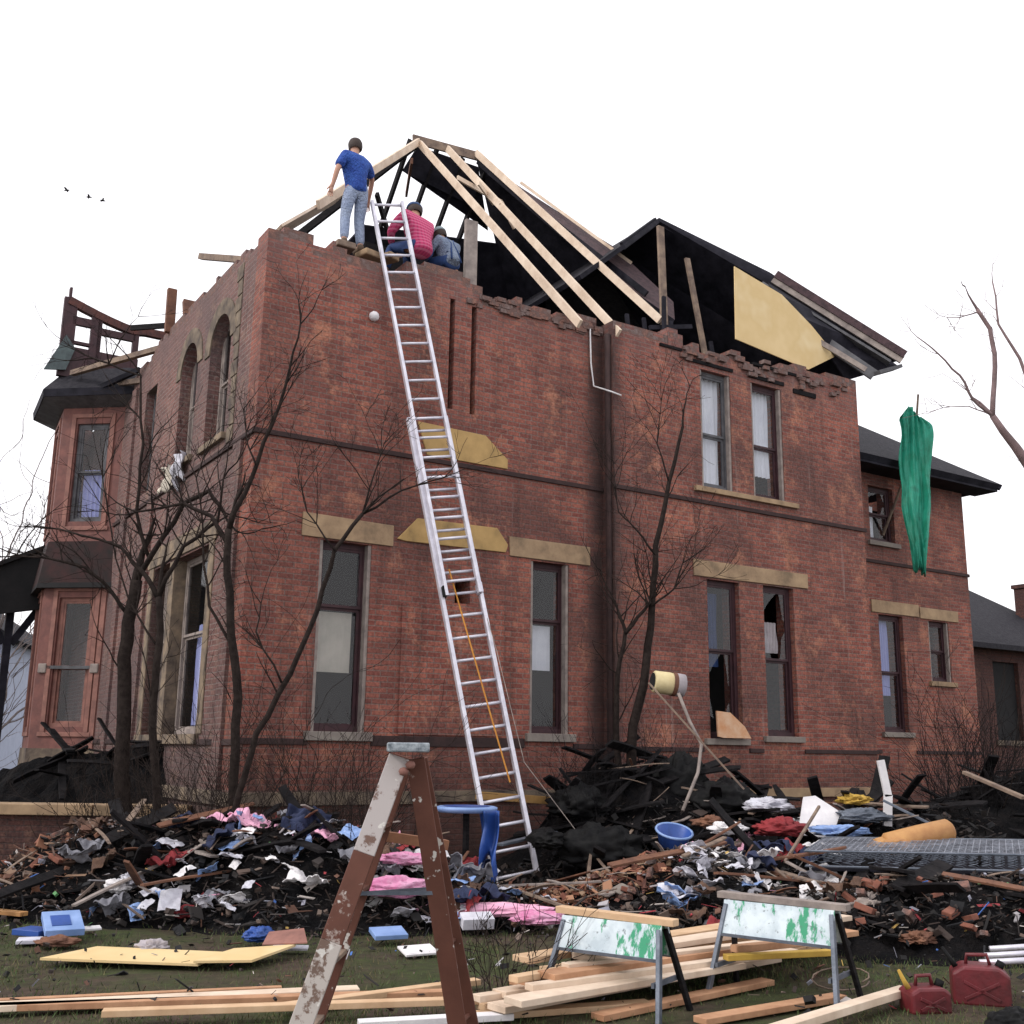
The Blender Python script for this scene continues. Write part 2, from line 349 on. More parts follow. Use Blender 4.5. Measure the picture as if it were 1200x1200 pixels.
# ------------------------------------------------------------------ the brick house
house = empty('brick_house', HOUSE_O, HA, 'two-storey red brick house with a burnt-out open roof', 'house')
class Plane:
    def __init__(s, o, d, n): s.o = v3(o); s.d = v3(d).normalized(); s.n = v3(n).normalized()   # n points inward
    def pt(s, a, z, t=0): return s.o + s.d*a + s.n*t + Vector((0,0,z))
PM = Plane((0,0,0), (1,0,0), (0,1,0)); PG = Plane((0,-.3,0), (1,0,0), (0,1,0)); PL = Plane((0,0,0), (0,1,0), (1,0,0)); PW = Plane((0,1,0), (1,0,0), (0,1,0))
def pbox(mb, P, a0, a1, z0, z1, t0, t1, mi=0):
    return mb.quad8([P.pt(a0,z0,t0),P.pt(a1,z0,t0),P.pt(a1,z0,t1),P.pt(a0,z0,t1),P.pt(a0,z1,t0),P.pt(a1,z1,t0),P.pt(a1,z1,t1),P.pt(a0,z1,t1)], mi)
def interp(pr, x):
    for (a, b), (c2, d) in zip(pr, pr[1:]):
        if x <= c2: return b+(d-b)*max(0, (x-a)/(c2-a))
    return pr[-1][1]
def wall(P, a0, a1, z0, z1, holes, thick, prof=None, rag=.15, seed=0):
    rnd = random.Random(seed)
    A = {a0, a1}; Zs = {z0, z1}
    for h in holes: A |= {h[0], h[1]}; Zs |= {h[2], h[3]}
    topf = None
    if prof:
        x = a0; cols = []
        while x < a1-.05: x += rnd.choice((.1125, .225, .225, .3)); cols.append(min(x, a1))
        A |= {c for c in cols if all(abs(c-a) > .03 for a in A)}
        zz = z1
        while zz < max(p[1] for p in prof)+.3: zz += .0765; Zs.add(zz)
    A = sorted(A); Zs = sorted(Zs)
    tops = {}
    if prof:
        cur = 0
        for i in range(len(A)-1):
            if rnd.random() < .55: cur = rnd.uniform(-rag, rag)
            tops[i] = interp(prof, (A[i]+A[i+1])/2)+cur
    def occ(i, j):
        if i < 0 or j < 0 or i >= len(A)-1 or j >= len(Zs)-1: return False
        a = (A[i]+A[i+1])/2; z = (Zs[j]+Zs[j+1])/2
        if prof and z > tops[i] and z > z1: return False
        return not any(h[0] < a < h[1] and h[2] < z < h[3] for h in holes)
    mb = MB(); idx = {}
    def vid(i, j, k):
        q = (i, j, k)
        if q not in idx: idx[q] = len(mb.v); mb.v.append(tuple(P.pt(A[i], Zs[j], k*thick)))
        return idx[q]
    for i in range(len(A)-1):
        for j in range(len(Zs)-1):
            if not occ(i, j): continue
            mat = 1 if (prof and Zs[j] >= z1 and not occ(i, j+2) and rnd.random() < .7) else 0
            for k in (0, 1): mb.f.append([vid(i,j,k), vid(i+1,j,k), vid(i+1,j+1,k), vid(i,j+1,k)]); mb.m.append(mat)
            for (di, dj, q) in ((-1,0,((i,j),(i,j+1))),(1,0,((i+1,j),(i+1,j+1))),(0,-1,((i,j),(i+1,j))),(0,1,((i,j+1),(i+1,j+1)))):
                if not occ(i+di, j+dj):
                    mb.f.append([vid(*q[0],0), vid(*q[1],0), vid(*q[1],1), vid(*q[0],1)]); mb.m.append(1 if (dj == 1 and prof) else 0)
    return mb
TH = .42
mainholes = [(1.02,1.80,1.90,4.48),(4.50,5.22,1.94,4.55),(3.16,3.42,3.78,4.14),(2.95,3.04,6.72,8.5),(3.34,3.43,6.70,8.46)]
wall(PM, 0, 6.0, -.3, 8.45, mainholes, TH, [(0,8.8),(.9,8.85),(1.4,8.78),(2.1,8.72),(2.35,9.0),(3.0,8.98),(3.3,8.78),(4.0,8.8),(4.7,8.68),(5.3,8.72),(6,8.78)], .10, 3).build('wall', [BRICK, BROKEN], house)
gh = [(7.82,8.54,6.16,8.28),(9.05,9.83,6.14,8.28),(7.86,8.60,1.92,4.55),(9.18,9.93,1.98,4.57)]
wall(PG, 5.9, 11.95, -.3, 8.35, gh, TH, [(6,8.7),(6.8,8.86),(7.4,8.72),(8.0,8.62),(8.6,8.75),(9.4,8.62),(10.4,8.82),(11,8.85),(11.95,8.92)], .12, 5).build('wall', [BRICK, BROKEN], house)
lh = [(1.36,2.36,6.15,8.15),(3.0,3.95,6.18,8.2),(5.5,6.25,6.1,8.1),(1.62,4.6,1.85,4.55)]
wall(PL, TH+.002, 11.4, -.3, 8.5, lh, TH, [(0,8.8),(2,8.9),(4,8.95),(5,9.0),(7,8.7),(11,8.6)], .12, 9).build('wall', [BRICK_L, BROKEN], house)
wh = [(13.75,14.55,6.1,7.3),(13.85,14.62,2.15,4.55),(15.46,16.16,3.24,4.53)]
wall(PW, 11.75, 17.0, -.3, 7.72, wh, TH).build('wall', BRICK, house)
bk = MB(); pbox(bk, PM, .45, 11.4, 0, 8.5, 10, 10.4); pbox(bk, PL, 1.43, 9.98, 0, 7.8, 11.45, 11.85); bk.build('wall', BRICK_D, house)
bk = MB(); bk.box(16.6, 1.44, 0, 17.0, 8, 7.7); bk.box(11.9, 8.01, 0, 17, 8.4, 7.7); bk.build('wall', BRICK, house)
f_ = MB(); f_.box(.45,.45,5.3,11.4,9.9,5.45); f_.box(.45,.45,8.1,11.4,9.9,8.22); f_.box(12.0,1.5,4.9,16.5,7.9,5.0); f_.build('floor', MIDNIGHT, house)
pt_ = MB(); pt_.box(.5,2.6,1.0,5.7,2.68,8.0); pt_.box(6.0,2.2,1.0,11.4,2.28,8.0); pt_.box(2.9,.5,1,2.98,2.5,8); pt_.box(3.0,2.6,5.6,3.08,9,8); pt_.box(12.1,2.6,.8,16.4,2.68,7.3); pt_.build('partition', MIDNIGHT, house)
# string courses, water table, sill courses
def band(P, segs, t, name, mat, rag=0):
    mb = MB()
    for a0, a1, z0, z1 in segs: pbox(mb, P, a0, a1, z0, z1, -t, .004)
    return mb.build(name, mat, house, bevel=.006)
band(PM, [(-.035,5.897,5.83,5.90)], .035, 'string_course', BAND)
band(PG, [(5.87,11.985,5.84,5.91)], .035, 'string_course', BAND)
band(PL, [(.0,7.95,5.83,5.90)], .037, 'string_course', BAND)
band(PW, [(11.96,17.03,5.62,5.69)], .035, 'string_course', BAND)
band(PM, [(-.06,2.55,.95,1.12),(2.56,5.85,.97,1.12)], .06, 'water_table', STONE_D)
band(PG, [(5.84,8.5,.97,1.12),(8.51,11.99,.97,1.12)], .06, 'water_table', STONE)
band(PL, [(.0,3.4,.95,1.12),(3.41,7.9,.95,1.12)], .062, 'water_table', STONE_D)
band(PM, [(-.03,.98,1.72,1.80),(1.9,4.4,1.72,1.86),(5.3,5.86,1.72,1.8)], .03, 'sill_course', BAND)
band(PG, [(5.87,7.7,1.70,1.77),(8.72,9.05,1.70,1.77),(10.05,11.98,1.70,1.77)], .03, 'sill_course', BAND)
band(PL, [(.0,1.5,1.70,1.78),(4.75,7.9,1.70,1.78)], .031, 'sill_course', BAND)
band(PW, [(11.96,13.7,1.72,1.79),(14.8,17.03,1.72,1.79)], .03, 'sill_course', BAND)
# lintels
def lintel(P, pts, mat=STONE, t=.03, ext=.035):
    mb = MB(); mb.prism([P.pt(a, z, -t) for a, z in pts], P.n*ext); return mb.build('lintel', mat, house, bevel=.008)
lintel(PM, [(.74,4.5),(2.12,4.5),(2.12,4.80),(.74,4.83)], STONE)
lintel(PM, [(2.18,4.62),(2.32,4.60),(4.02,4.62),(4.06,4.74),(3.86,4.98),(2.5,4.96)], STONE_Y)
lintel(PM, [(4.10,4.58),(5.62,4.58),(5.62,4.88),(4.08,4.88)], STONE)
lintel(PM, [(2.62,5.93),(4.03,5.93),(4.03,6.08),(3.62,6.40),(2.45,6.42)], STONE_Y)
lintel(PG, [(7.56,4.58),(10.3,4.60),(10.3,4.86),(7.56,4.86)], STONE)
lintel(PW, [(13.63,4.58),(15.15,4.58),(15.15,4.84),(13.63,4.84)], STONE)
lintel(PW, [(15.19,4.56),(16.5,4.56),(16.5,4.8),(15.19,4.8)], STONE)
lintel(PL, [(1.3,4.58),(4.95,4.58),(4.95,4.9),(1.3,4.9)], STONE_M)
def sill(P, a0, a1, z, h=.12, mat=STONE_G, t=.07): m_ = MB(); pbox(m_, P, a0, a1, z-h, z, -t, .12); return m_.build('window_sill', mat, house, bevel=.008)
sill(PM,.92,1.9,1.898); sill(PM,4.42,5.32,1.938); sill(PG,7.72,8.7,1.918,.1); sill(PG,9.07,10.02,1.978,.1); sill(PG,7.62,10.12,6.138,.09,STONE)
sill(PL,1.5,4.75,1.848,.14,STONE_M); sill(PL,1.28,2.44,6.148,.1,STONE_M); sill(PL,2.9,4.05,6.178,.1,STONE_D); sill(PW,13.75,14.72,2.148,.1); sill(PW,15.36,16.26,3.238,.1,STONE); sill(PW,13.65,14.65,6.098,.1)
# stone jambs of the wide ground-floor window on the left front, and quoins
for a_, b_, t_ in ((1.38,1.62,-.02),(4.6,4.84,-.02),(3.42,3.68,.0)): jb = MB(); pbox(jb,PL,a_,b_,1.85,4.575,t_,.3); jb.build('window_jamb', STONE_M, house, bevel=.01)
jb = MB()
for k in range(11): pbox(jb, PL, .95, .95+(.2 if k % 2 else .28), 5.95+k*.25, 6.18+k*.25, -.015, .02)
jb.build('quoin', STONE_D, house, bevel=.006)
for a_, b_, z_ in ((.42,.75,5.82),(5.0,5.3,5.82),(6.9,7.2,8.4)): pil = MB(); pbox(pil, PL, a_, b_, 1.13, z_, -.05, .01); pil.build('pilaster', BRICK_L, house)
# arches over the upper windows of the left front
def arch(P, a0, a1, zs, zt, mat):
    c_, r = (a0+a1)/2, (a1-a0)/2; ry = zt-zs; k = 12; mb = MB()
    outer = [(c_-r*1.0-.001, zt+.002)]
    for i in range(k):
        t0, t1 = math.pi*i/k, math.pi*(i+1)/k
        p = [(c_-r*math.cos(t0), zs+ry*math.sin(t0)), (c_-r*math.cos(t1), zs+ry*math.sin(t1))]
        mb.prism([P.pt(p[0][0], p[0][1], .002), P.pt(p[1][0], p[1][1], .002), P.pt(p[1][0], zt+.003, .002), P.pt(p[0][0], zt+.003, .002)], P.n*.2)
    mb.build('arch_infill', BRICK_L, house)
    mb = MB()
    for i in range(k):
        t0, t1 = math.pi*i/k, math.pi*(i+1)/k; q = []
        for t, e in ((t0, 0), (t1, 0), (t1, .25), (t0, .25)): q.append(P.pt(c_-(r+e)*math.cos(t), zs+(ry+e)*math.sin(t), -.02))
        mb.prism(q, P.n*.024)
    mb.build('arch', mat, house)
arch(PL, 1.36, 2.36, 7.65, 8.15, STONE_D); arch(PL, 3.0, 3.95, 7.72, 8.2, STONE_D)

def window(P, a0, a1, z0, z1, mat=MAROON, t=.13, rail=.5, curtain=None, broken=False, cmat=None, cspan=(0,1,0,1), pane_low=True, trim=None, d=.07, label=None):
    fr = MB(); fw_ = .07
    for b in ((a0,a0+fw_,z0,z1),(a1-fw_,a1,z0,z1),(a0+fw_,a1-fw_,z1-fw_,z1),(a0+fw_,a1-fw_,z0,z0+fw_)): pbox(fr, P, *b, t, t+d)
    wo = fr.build('window', mat, house, label=label)
    i0, i1, k0, k1 = a0+fw_, a1-fw_, z0+fw_, z1-fw_; zr = k0+(k1-k0)*rail; s = .04
    for nm, (q0, q1), tt in (('sash', (zr, k1), t+.012), ('sash', (k0, zr), t+.045)):
        sh = MB()
        for b in ((i0,i0+s,q0,q1),(i1-s,i1,q0,q1),(i0+s,i1-s,q1-s,q1),(i0+s,i1-s,q0,q0+s)): pbox(sh, P, *b, tt, tt+.03)
        sh.build(nm, mat, wo)
    def pane(q0, q1, tt, br):
        mb = MB()
        if not br:
            b0 = len(mb.v); mb.v += [tuple(P.pt(i0+s,q0+s,tt)),tuple(P.pt(i1-s,q0+s,tt)),tuple(P.pt(i1-s,q1-s,tt)),tuple(P.pt(i0+s,q1-s,tt))]; mb.f.append([b0,b0+1,b0+2,b0+3]); mb.m.append(0)
        else:   # shards left round the edge
            w_, h_ = i1-i0-2*s, q1-q0-2*s
            for poly in (((0,0),(.3,0),(.12,.35),(0,.6)),((1,0),(1,.45),(.8,.3),(.7,0)),((0,1),(0,.7),(.25,.85),(.6,1)),((1,1),(.75,1),(.9,.6),(1,.55))):
                b0 = len(mb.v); mb.v += [tuple(P.pt(i0+s+x*w_, q0+s+y*h_, tt)) for x, y in poly]; mb.f.append([b0+i for i in range(4)]); mb.m.append(0)
        mb.build('pane', GLASS, wo)
    pane(zr, k1, t+.025, broken in (True, 'up')); 
    if pane_low: pane(k0, zr, t+.058, broken in (True, 'low'))
    if curtain:
        x0, x1, y0, y1 = cspan; mb = MB(); w_ = (i1-i0); h_ = (k1-k0); ph = random.random()*6
        def fn(p, q):
            pull = 1-.0*q; a = i0+w_*(x0+(x1-x0)*p*pull); z = k0+h_*(y0+(y1-y0)*q)
            am = .004 if curtain == 'blind' else .03
            return P.pt(a, z, t+.16+am*math.sin(p*w_*55+ph+1.5*math.sin(q*3+ph)))
        mb.sheet(fn, 24, 8); mb.build('blind' if curtain == 'blind' else 'curtain', cmat or CURT_W, wo, smooth=True)
    if trim:
        tr = MB(); pbox(tr, P, a0-.0, a0+.05, z0, z1, .02, t); pbox(tr, P, a1-.05, a1, z0, z1, .02, t); tr.build('casing', trim, wo)
    return wo
window(PM,1.02,1.80,1.90,4.48,MAROON,.13,.66,'blind',cmat=BLIND,cspan=(.0,.9,.30,.64),trim=PALETRIM)
window(PM,4.50,5.22,1.94,4.55,MAROON,.13,.66,'blind',cmat=CURT_W,cspan=(.0,.85,.36,.64),trim=PALETRIM)
window(PG,7.82,8.54,6.16,8.28,GREYTRIM,.10,.45,'curtain',cmat=CURT_W,cspan=(.0,.95,.0,1),trim=PALETRIM)
window(PG,9.05,9.83,6.14,8.28,MAROON,.10,.45,'curtain',cmat=CURT_W,cspan=(.05,.9,.2,1),trim=PALETRIM)
window(PG,7.86,8.60,1.92,4.55,MAROON,.10,.55,'curtain',cmat=DARKBLUE,cspan=(.0,.6,.45,.95),broken='low')
window(PG,9.18,9.93,1.98,4.57,MAROON,.10,.5,'curtain',cmat=GREYC,cspan=(.1,.8,.56,.78),broken='up')
window(PW,13.75,14.55,6.1,7.3,MAROON,.10,.5,'curtain',cmat=CURT_W,cspan=(.0,.5,.0,.7),broken='up')
window(PW,13.85,14.62,2.15,4.55,MAROON,.10,.5,'curtain',cmat=CURT_L,cspan=(.1,.75,.3,1))
window(PW,15.46,16.16,3.24,4.53,MAROON,.10,.5,trim=PALETRIM)
window(PL,1.36,2.36,6.15,8.15,PALETRIM,.18,.5,'curtain',cmat=CURT_W,cspan=(.2,.8,.35,.9))
window(PL,3.0,3.95,6.18,8.2,PALETRIM,.18,.5,'curtain',cmat=CURT_L,cspan=(.1,.5,.3,.9),broken='low')
window(PL,5.5,6.25,6.1,8.1,GREYTRIM,.15,.5)
window(PL,1.62,3.42,1.86,4.55,PALETRIM,.2,.55,'curtain',cmat=CURT_L,cspan=(.1,.8,.02,.62))
window(PL,3.68,4.60,1.86,4.55,PALETRIM,.2,.55,'curtain',cmat=GREYC,cspan=(.1,.8,.02,.62))
# fire-torn masonry under the burnt eaves of the gabled part
rnd = random.Random(12); tb = MB()
for i in range(46):
    a = rnd.uniform(7.3, 11.6); z = 8.42+rnd.uniform(-.06,.28)-.1*(a < 8.2); s = rnd.uniform(.06,.17)
    pbox(tb, PG, a, a+s*1.5, z, z+.07, -rnd.uniform(.02,.08), .05)
tb.build('broken_corbel', BROKEN, house); tb = MB()
for i in range(60):
    a = rnd.uniform(3.2, 5.85); z = 8.55+rnd.uniform(-.1,.12); pbox(tb, PM, a, a+rnd.uniform(.1,.22), z, z+.07, -rnd.uniform(.01,.06), .05)
tb.build('broken_corbel', BROKEN, house)
gash = MB()
for a0, a1, z0, z1 in ((7.55,8.6,8.36,8.42),(9.0,9.9,8.36,8.43),(10.15,10.75,8.28,8.37),(6.9,7.4,8.5,8.55),(9.1,10.5,8.62,8.67)):
    pbox(gash, PG, a0, a1, z0, z1, -.03, .01)
gash.build('cavity_shade_strip', CHAR, house)  # black strips stand in for the shaded cavities in the torn masonry
dp = MB(); dp.tube([W0 for W0 in [(5.86,-.2,8.5),(5.86,-.2,7.2),(5.86,-.21,5.0),(5.86,-.21,.2)]], .05, 8); dp.build('drainpipe', BAND, house, smooth=True)
wr = MB(); wr.tube([(5.62,-.03,8.7),(5.63,-.04,8.0),(5.68,-.05,7.6),(5.82,-.34,7.45),(6.02,-.35,7.42)], .014, 5); wr.build('cable', WHITEP, house, smooth=True)
lm = MB(); lm.lathe([(.0,.07),(.05,.06),(.075,.02),(.075,-.02),(.06,-.05)], (1.66,-.04,7.88), 10, axis=(0,-1,0)); lm.build('insulator', WHITEP, house, smooth=True)
# chimney breast projection on the long wall below the slots
cb = MB(); pbox(cb, PM, 2.3, 3.1, 1.88, 3.7, -.03, .003); pbox(cb, PM, 3.1, 4.0, 1.88, 3.72, -.03, .003); cb.build('chimney_breast', BRICK, house)

# ------ main hip roof (half burnt away)
def slab(pts, th, name, mats, parent=house, down=True):
    pts = [v3(p) for p in pts]; n_ = (pts[1]-pts[0]).cross(pts[2]-pts[0]).normalized()
    if n_.z < 0: n_ = -n_
    mb = MB(); n = len(pts); mb.v = [tuple(p) for p in pts]+[tuple(p-n_*th) for p in pts]
    mb.f = [list(range(n)), list(range(n, 2*n))[::-1]]+[[i, (i+1) % n, n+(i+1) % n, n+i] for i in range(n)]
    mb.m = [0, 1]+[1]*n
    return mb.build(name, mats, parent)
ZN = lambda v: 8.8+1.12*v
near = lambda u, v: (u, v, ZN(v)); ZF = lambda v: 8.8+1.12*(10.1-v); far = lambda u, v: (u, v, ZF(v))
slab([near(6.35,5.05), near(6.95,4.45), near(7.45,3.85), near(8.5,2.95), near(8.75,1.4), near(8.2,.75), near(7.75,1.3), near(7.1,2.9), near(6.5,4.5)], .1, 'old_roof_slope', [SHINGLE, SMOKED])
slab([far(4.9,5.15), far(6.4,5.15), far(7.2,6.0), far(7.0,5.75), far(4.75,5.55)], .06, 'roof_sheathing', [SMOKED, SMOKED])
slab([far(4.3,6.45), far(7.0,6.2), far(9.0,6.0), far(9.6,8.2), far(9.5,9.9), far(2.3,9.9), far(3.6,7.4)], .06, 'roof_sheathing', [SMOKED, SMOKED])
# right-hand hip slope, underside seen as the black interior
slab([(6.35,5.1,14.5), (8.6,2.9,12.0), (11.0,.6,9.45), (11.4,9.5,9.0)], .06, 'roof_sheathing', [SMOKED, SMOKED])
rb = lambda a, b, mat, w_=.05, h_=.14, nm='rafter', lab=None: MB().bar(a, b, w_, h_).build(nm, mat, house, label=lab)
for u in (4.7, 5.35, 6.0, 6.6):
    rb(far(u, 5.1), far(u-.0, 9.9), CHAR, .06, .15, 'charred_rafter')
rb(far(4.9,5.1), far(2.2,7.6), CHAR, .07, .16, 'charred_rafter')
rb((4.2,5.6,13.2),(4.9,6.3,12.6), CHAR, .07, .14, 'charred_rafter')
rb((4.75,5.08,14.42), (6.45,5.08,14.55), OLDWOOD, .05, .2, 'ridge_board')
NL = 'new pale pine rafter bridging the open roof'
for a, b in (((4.85,4.95,14.28),(5.12,-.42,8.44)), ((5.55,5.0,14.42),(5.98,-.35,8.5)), ((6.3,5.05,14.6),(7.45,.3,9.3))):
    rb(a, b, NEWPALE, .055, .14, 'new_rafter', NL)
rb((7.0,4.3,13.75),(8.35,2.2,11.4), NEWPALE, .03, .06, 'new_rafter', 'short new batten beside the old brown roof')
rb((6.45,4.7,14.0),(7.9,1.2,10.25), SMOKED, .05, .12, 'charred_rafter')
rb((4.85,5.0,14.35),(1.2,1.25,10.1), NEWPALE, .06, .14, 'hip_rafter', 'new pale hip rafter running down to the corner')
rb((4.2,4.0,13.2),(4.9,5.6,13.4), BROWNWOOD, .05, .12, 'charred_rafter')
for a, b in (((5.2,3.9,13.1),(6.4,4.1,13.0)), ((5.35,3.3,12.75),(5.9,3.6,12.6)), ((5.7,3.0,12.3),(6.1,3.1,11.9))): rb(a, b, NEWPALE, .04, .1, 'collar_tie')
# sheet of pale boarding laid against the left hip
bd = MB(); bd.prism([(.35,.5,9.2),(2.15,2.25,11.2),(2.15,2.95,11.2),(.35,1.3,9.2)], (.03,0,-.03))
bd.build('pale_boarding', NEWPALE, house)
ps = MB(); ps.box(3.52,.55,8.7,3.74,.62,10.25); ps.build('post', PALETRIM, house, label='pale upright board standing on the wall top')
att = MB()
for (x, y, z, x2, y2, z2) in ((2.2,1.6,8.3,3.4,1.7,9.9),(3.7,1.5,8.3,6.5,1.6,9.2),(1.9,2.2,8.3,2.2,3.4,9.9)): att.box(x,y,z,x2,y2,z2)
att.build('attic_partition', CHAR, house)
for k in range(9):
    u = .6+k*.75; rb((u,.2,8.55+.04*math.sin(k*3)),(u+.1,9.8,8.6), CHAR, .06, .18, 'charred_joist')
# ------ gable part roof: hipped front mostly burnt, boxed cornice left on the right
GR = 12.7
slab([(9.2,2.3,GR),(9.2,9.6,GR),(13.0,9.6,9.5),(13.0,-.6,9.5),(11.0,.95,11.42)], .09, 'gable_roof', [SHINGLE, SMOKED])
slab([(9.2,2.3,GR),(9.2,9.6,GR),(6.3,9.6,10.2),(6.6,1.6,10.45),(7.75,1.7,11.45)], .09, 'gable_roof', [SLATE, SMOKED])
# boxed rake
def bx(a, b, w_, h_, mat, nm): return MB().bar(a, b, w_, h_).build(nm, mat, house)
A1 = Vector((10.98,.85,11.22)); B1 = Vector((12.95,-.66,9.42))
bx(A1, B1, .05, .16, PALETRIM, 'fascia'); bx(A1+Vector((.05,-.03,.10)), B1+Vector((.05,-.03,.10)), .12, .16, SHINGLE, 'shingle_edge')
bx(A1+Vector((-.22,.12,-.16)), B1+Vector((-.30,.10,-.12)), .36, .05, GREYTRIM, 'soffit')
bx(A1+Vector((-.42,.1,-.40)), B1+Vector((-.70,.15,-.42)), .06, .22, GREYTRIM, 'frieze_board')
bx(B1+Vector((-.72,.12,-.40)), B1+Vector((-.10,.06,-.16)), .28, .07, GREYTRIM, 'cornice_return')
bx(A1+Vector((-.5,.05,-.62)), B1+Vector((-1.0,.1,-.38)), .04, .10, PALETRIM, 'frieze_board')
bx((11.0,.98,11.32),(9.25,2.35,12.62), .06, .16, SMOKED, 'charred_rafter')
bx((9.15,2.35,12.62),(7.75,1.75,11.42), .06, .16, SMOKED, 'charred_rafter')
sf = MB(); q_ = [Vector(p) for p in ((10.25,.12,10.5),(10.95,.08,10.1),(11.6,.05,9.5),(12.05,.0,9.0))]; r_ = [A1+Vector((-.05,.05,-.08)), A1.lerp(B1,.4)+Vector((0,.04,-.1)), A1.lerp(B1,.75)+Vector((0,.04,-.1)), B1+Vector((-.1,.04,-.12))]
for i in range(3): sf.quad8([q_[i],q_[i+1],r_[i+1],r_[i]]+[p+Vector((0,.05,.03)) for p in (q_[i],q_[i+1],r_[i+1],r_[i])])
sf.build('soffit', SMOKED, house)
# studs and framing inside the open gable
bx((7.73,.5,9.0),(7.75,.6,11.35), .14, .06, OLDWOOD, 'stud'); bx((8.62,.4,8.9),(8.36,.55,10.85), .11, .05, OLDWOOD, 'stud')
for u in (9.0, 6.95, 8.0, 7.35): bx((u,.55,8.8),(u+.05,.7,9.5+.2*math.sin(u*9)), .07, .05, SMOKED, 'charred_stud')
bx((7.2,.3,9.1),(8.2,.3,9.35), .05, .08, SMOKED, 'charred_stud'); bx((7.45,.2,8.9),(7.5,.25,9.75), .07, .05, SMOKED, 'charred_stud')
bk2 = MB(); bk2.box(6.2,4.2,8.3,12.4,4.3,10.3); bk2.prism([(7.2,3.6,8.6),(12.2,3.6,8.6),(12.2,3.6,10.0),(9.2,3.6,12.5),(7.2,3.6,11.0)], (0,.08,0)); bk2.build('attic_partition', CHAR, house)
pl = MB(); pl.prism([(9.02,.02,9.2),(10.95,.02,9.0),(11.78,.02,9.46),(11.1,.02,9.95),(10.3,.02,10.40),(9.05,.02,10.66)], (0,-.02,0))
pl.build('plywood_panel', PLY, house, label='yellow plywood sheet closing part of the gable')
# wing roof
slab([(12.3,.35,7.72),(17.6,.35,7.72),(14.9,3.3,9.85),(12.3,3.3,9.85)], .14, 'wing_roof', [SLATE, SMOKED])
slab([(17.6,.35,7.72),(17.6,8.9,7.72),(14.9,5.6,9.85),(14.9,3.3,9.85)], .14, 'wing_roof', [SLATE, SMOKED])
so = MB(); so.box(12.0,.42,7.56,17.5,1.0,7.60); so.build('soffit', SMOKED, house)

# ------ canted bay on the left front
p0, p1, p2, p3 = Vector((0,7.9,0)), Vector((-1.0,8.75,0)), Vector((-.88,10.2,0)), Vector((0,11.2,0))
def face(a, b):
    d = (b-a); n_ = Vector((-d.y, d.x, 0))
    if n_.x < 0 and abs(n_.x) > .01 : n_ = -n_
    return Plane(a, d, n_), d.length
bay = MB()
FC = [face(p0,p1), face(p1,p2), face(p2,p3)]
for i, (P, L) in enumerate(FC):
    hol = [(.30,.98,5.95,7.95),(.26,.98,2.0,4.45)] if i != 1 else [(.4,1.2,5.95,7.95),(.4,1.2,2.0,4.45)]
    m_ = wall(P, 0, L, 0, 8.5, hol, .16); m_.build('bay_wall', PINK, house)
    for h in hol:
        window(P, *h, mat=GREYTRIM if h[2] > 5 else PINKP, t=.06, rail=.5 if h[2] > 5 else .45, curtain='curtain' if h[2] > 5 else None, cmat=CURT_L, cspan=(.1,.9,.0,.55), d=.05)
    tr = MB()
    for (a0,a1,z0,z1) in hol:
        for b in ((a0-.12,a0-.03,z0-.1,z1+.12),(a1+.03,a1+.12,z0-.1,z1+.12),(a0-.12,a1+.12,z1+.12,z1+.20),(a0-.17,a1+.17,z0-.18,z0-.1)): pbox(tr, P, *b, -.03, .003)
    if i == 0:
        for a in (.02,): pbox(tr, P, a, a+.1, 1.6, 4.6, -.02, .003)
    tr.build('bay_trim', PINKP, house, bevel=.006)
    for a0 in ((.04, L-.22) if i == 0 else ()): bl = MB(); pbox(bl, P, a0, a0+.17, 3.0, 3.18, -.05, .0); bl.build('rosette', PALETRIM, house, bevel=.02)
    cl = MB(); pbox(cl, P, .2, 1.2, 3.08, 3.14, -.03, .05)
    if i == 0: cl.build('crossbar', GREYTRIM, house)
def ring(z0, e0, z1, e1, mat, nm):
    c_ = Vector((0,9.7,0)); pts = [p0,p1,p2,p3]; mb = MB()
    def ex(p, e): d_ = Vector((-1 if p.x < -.5 else -.0, 0, 0)); s_ = -1 if p.y < 9.7 else 1; return p + Vector((-e if p.x < -.5 else 0, s_*e*(.45 if p.x < -.5 else 1.3), 0))
    for i in range(3):
        a, b = pts[i], pts[i+1]; za, zb = Vector((0,0,z0)), Vector((0,0,z1))
        inn = Vector((.12,0,0))
        mb.quad8([ex(a,e0)+za, ex(b,e0)+za, ex(b,e0)+za+inn, ex(a,e0)+za+inn, ex(a,e1)+zb, ex(b,e1)+zb, ex(b,e1)+zb+inn, ex(a,e1)+zb+inn])
    return mb.build(nm, mat, house)
ring(4.72,.15,5.55,.03,REDP,'skirt_roof'); ring(4.62,.17,4.72,.15,MIDNIGHT,'skirt_eave'); ring(8.28,.02,8.40,.42,GREYTRIM,'bay_cornice'); ring(8.40,.44,8.55,.46,SMOKED,'bay_eave'); ring(8.55,.46,9.1,.02,SLATE,'bay_roof')
ring(1.0,.05,1.6,.03,STONE_D,'bay_base')
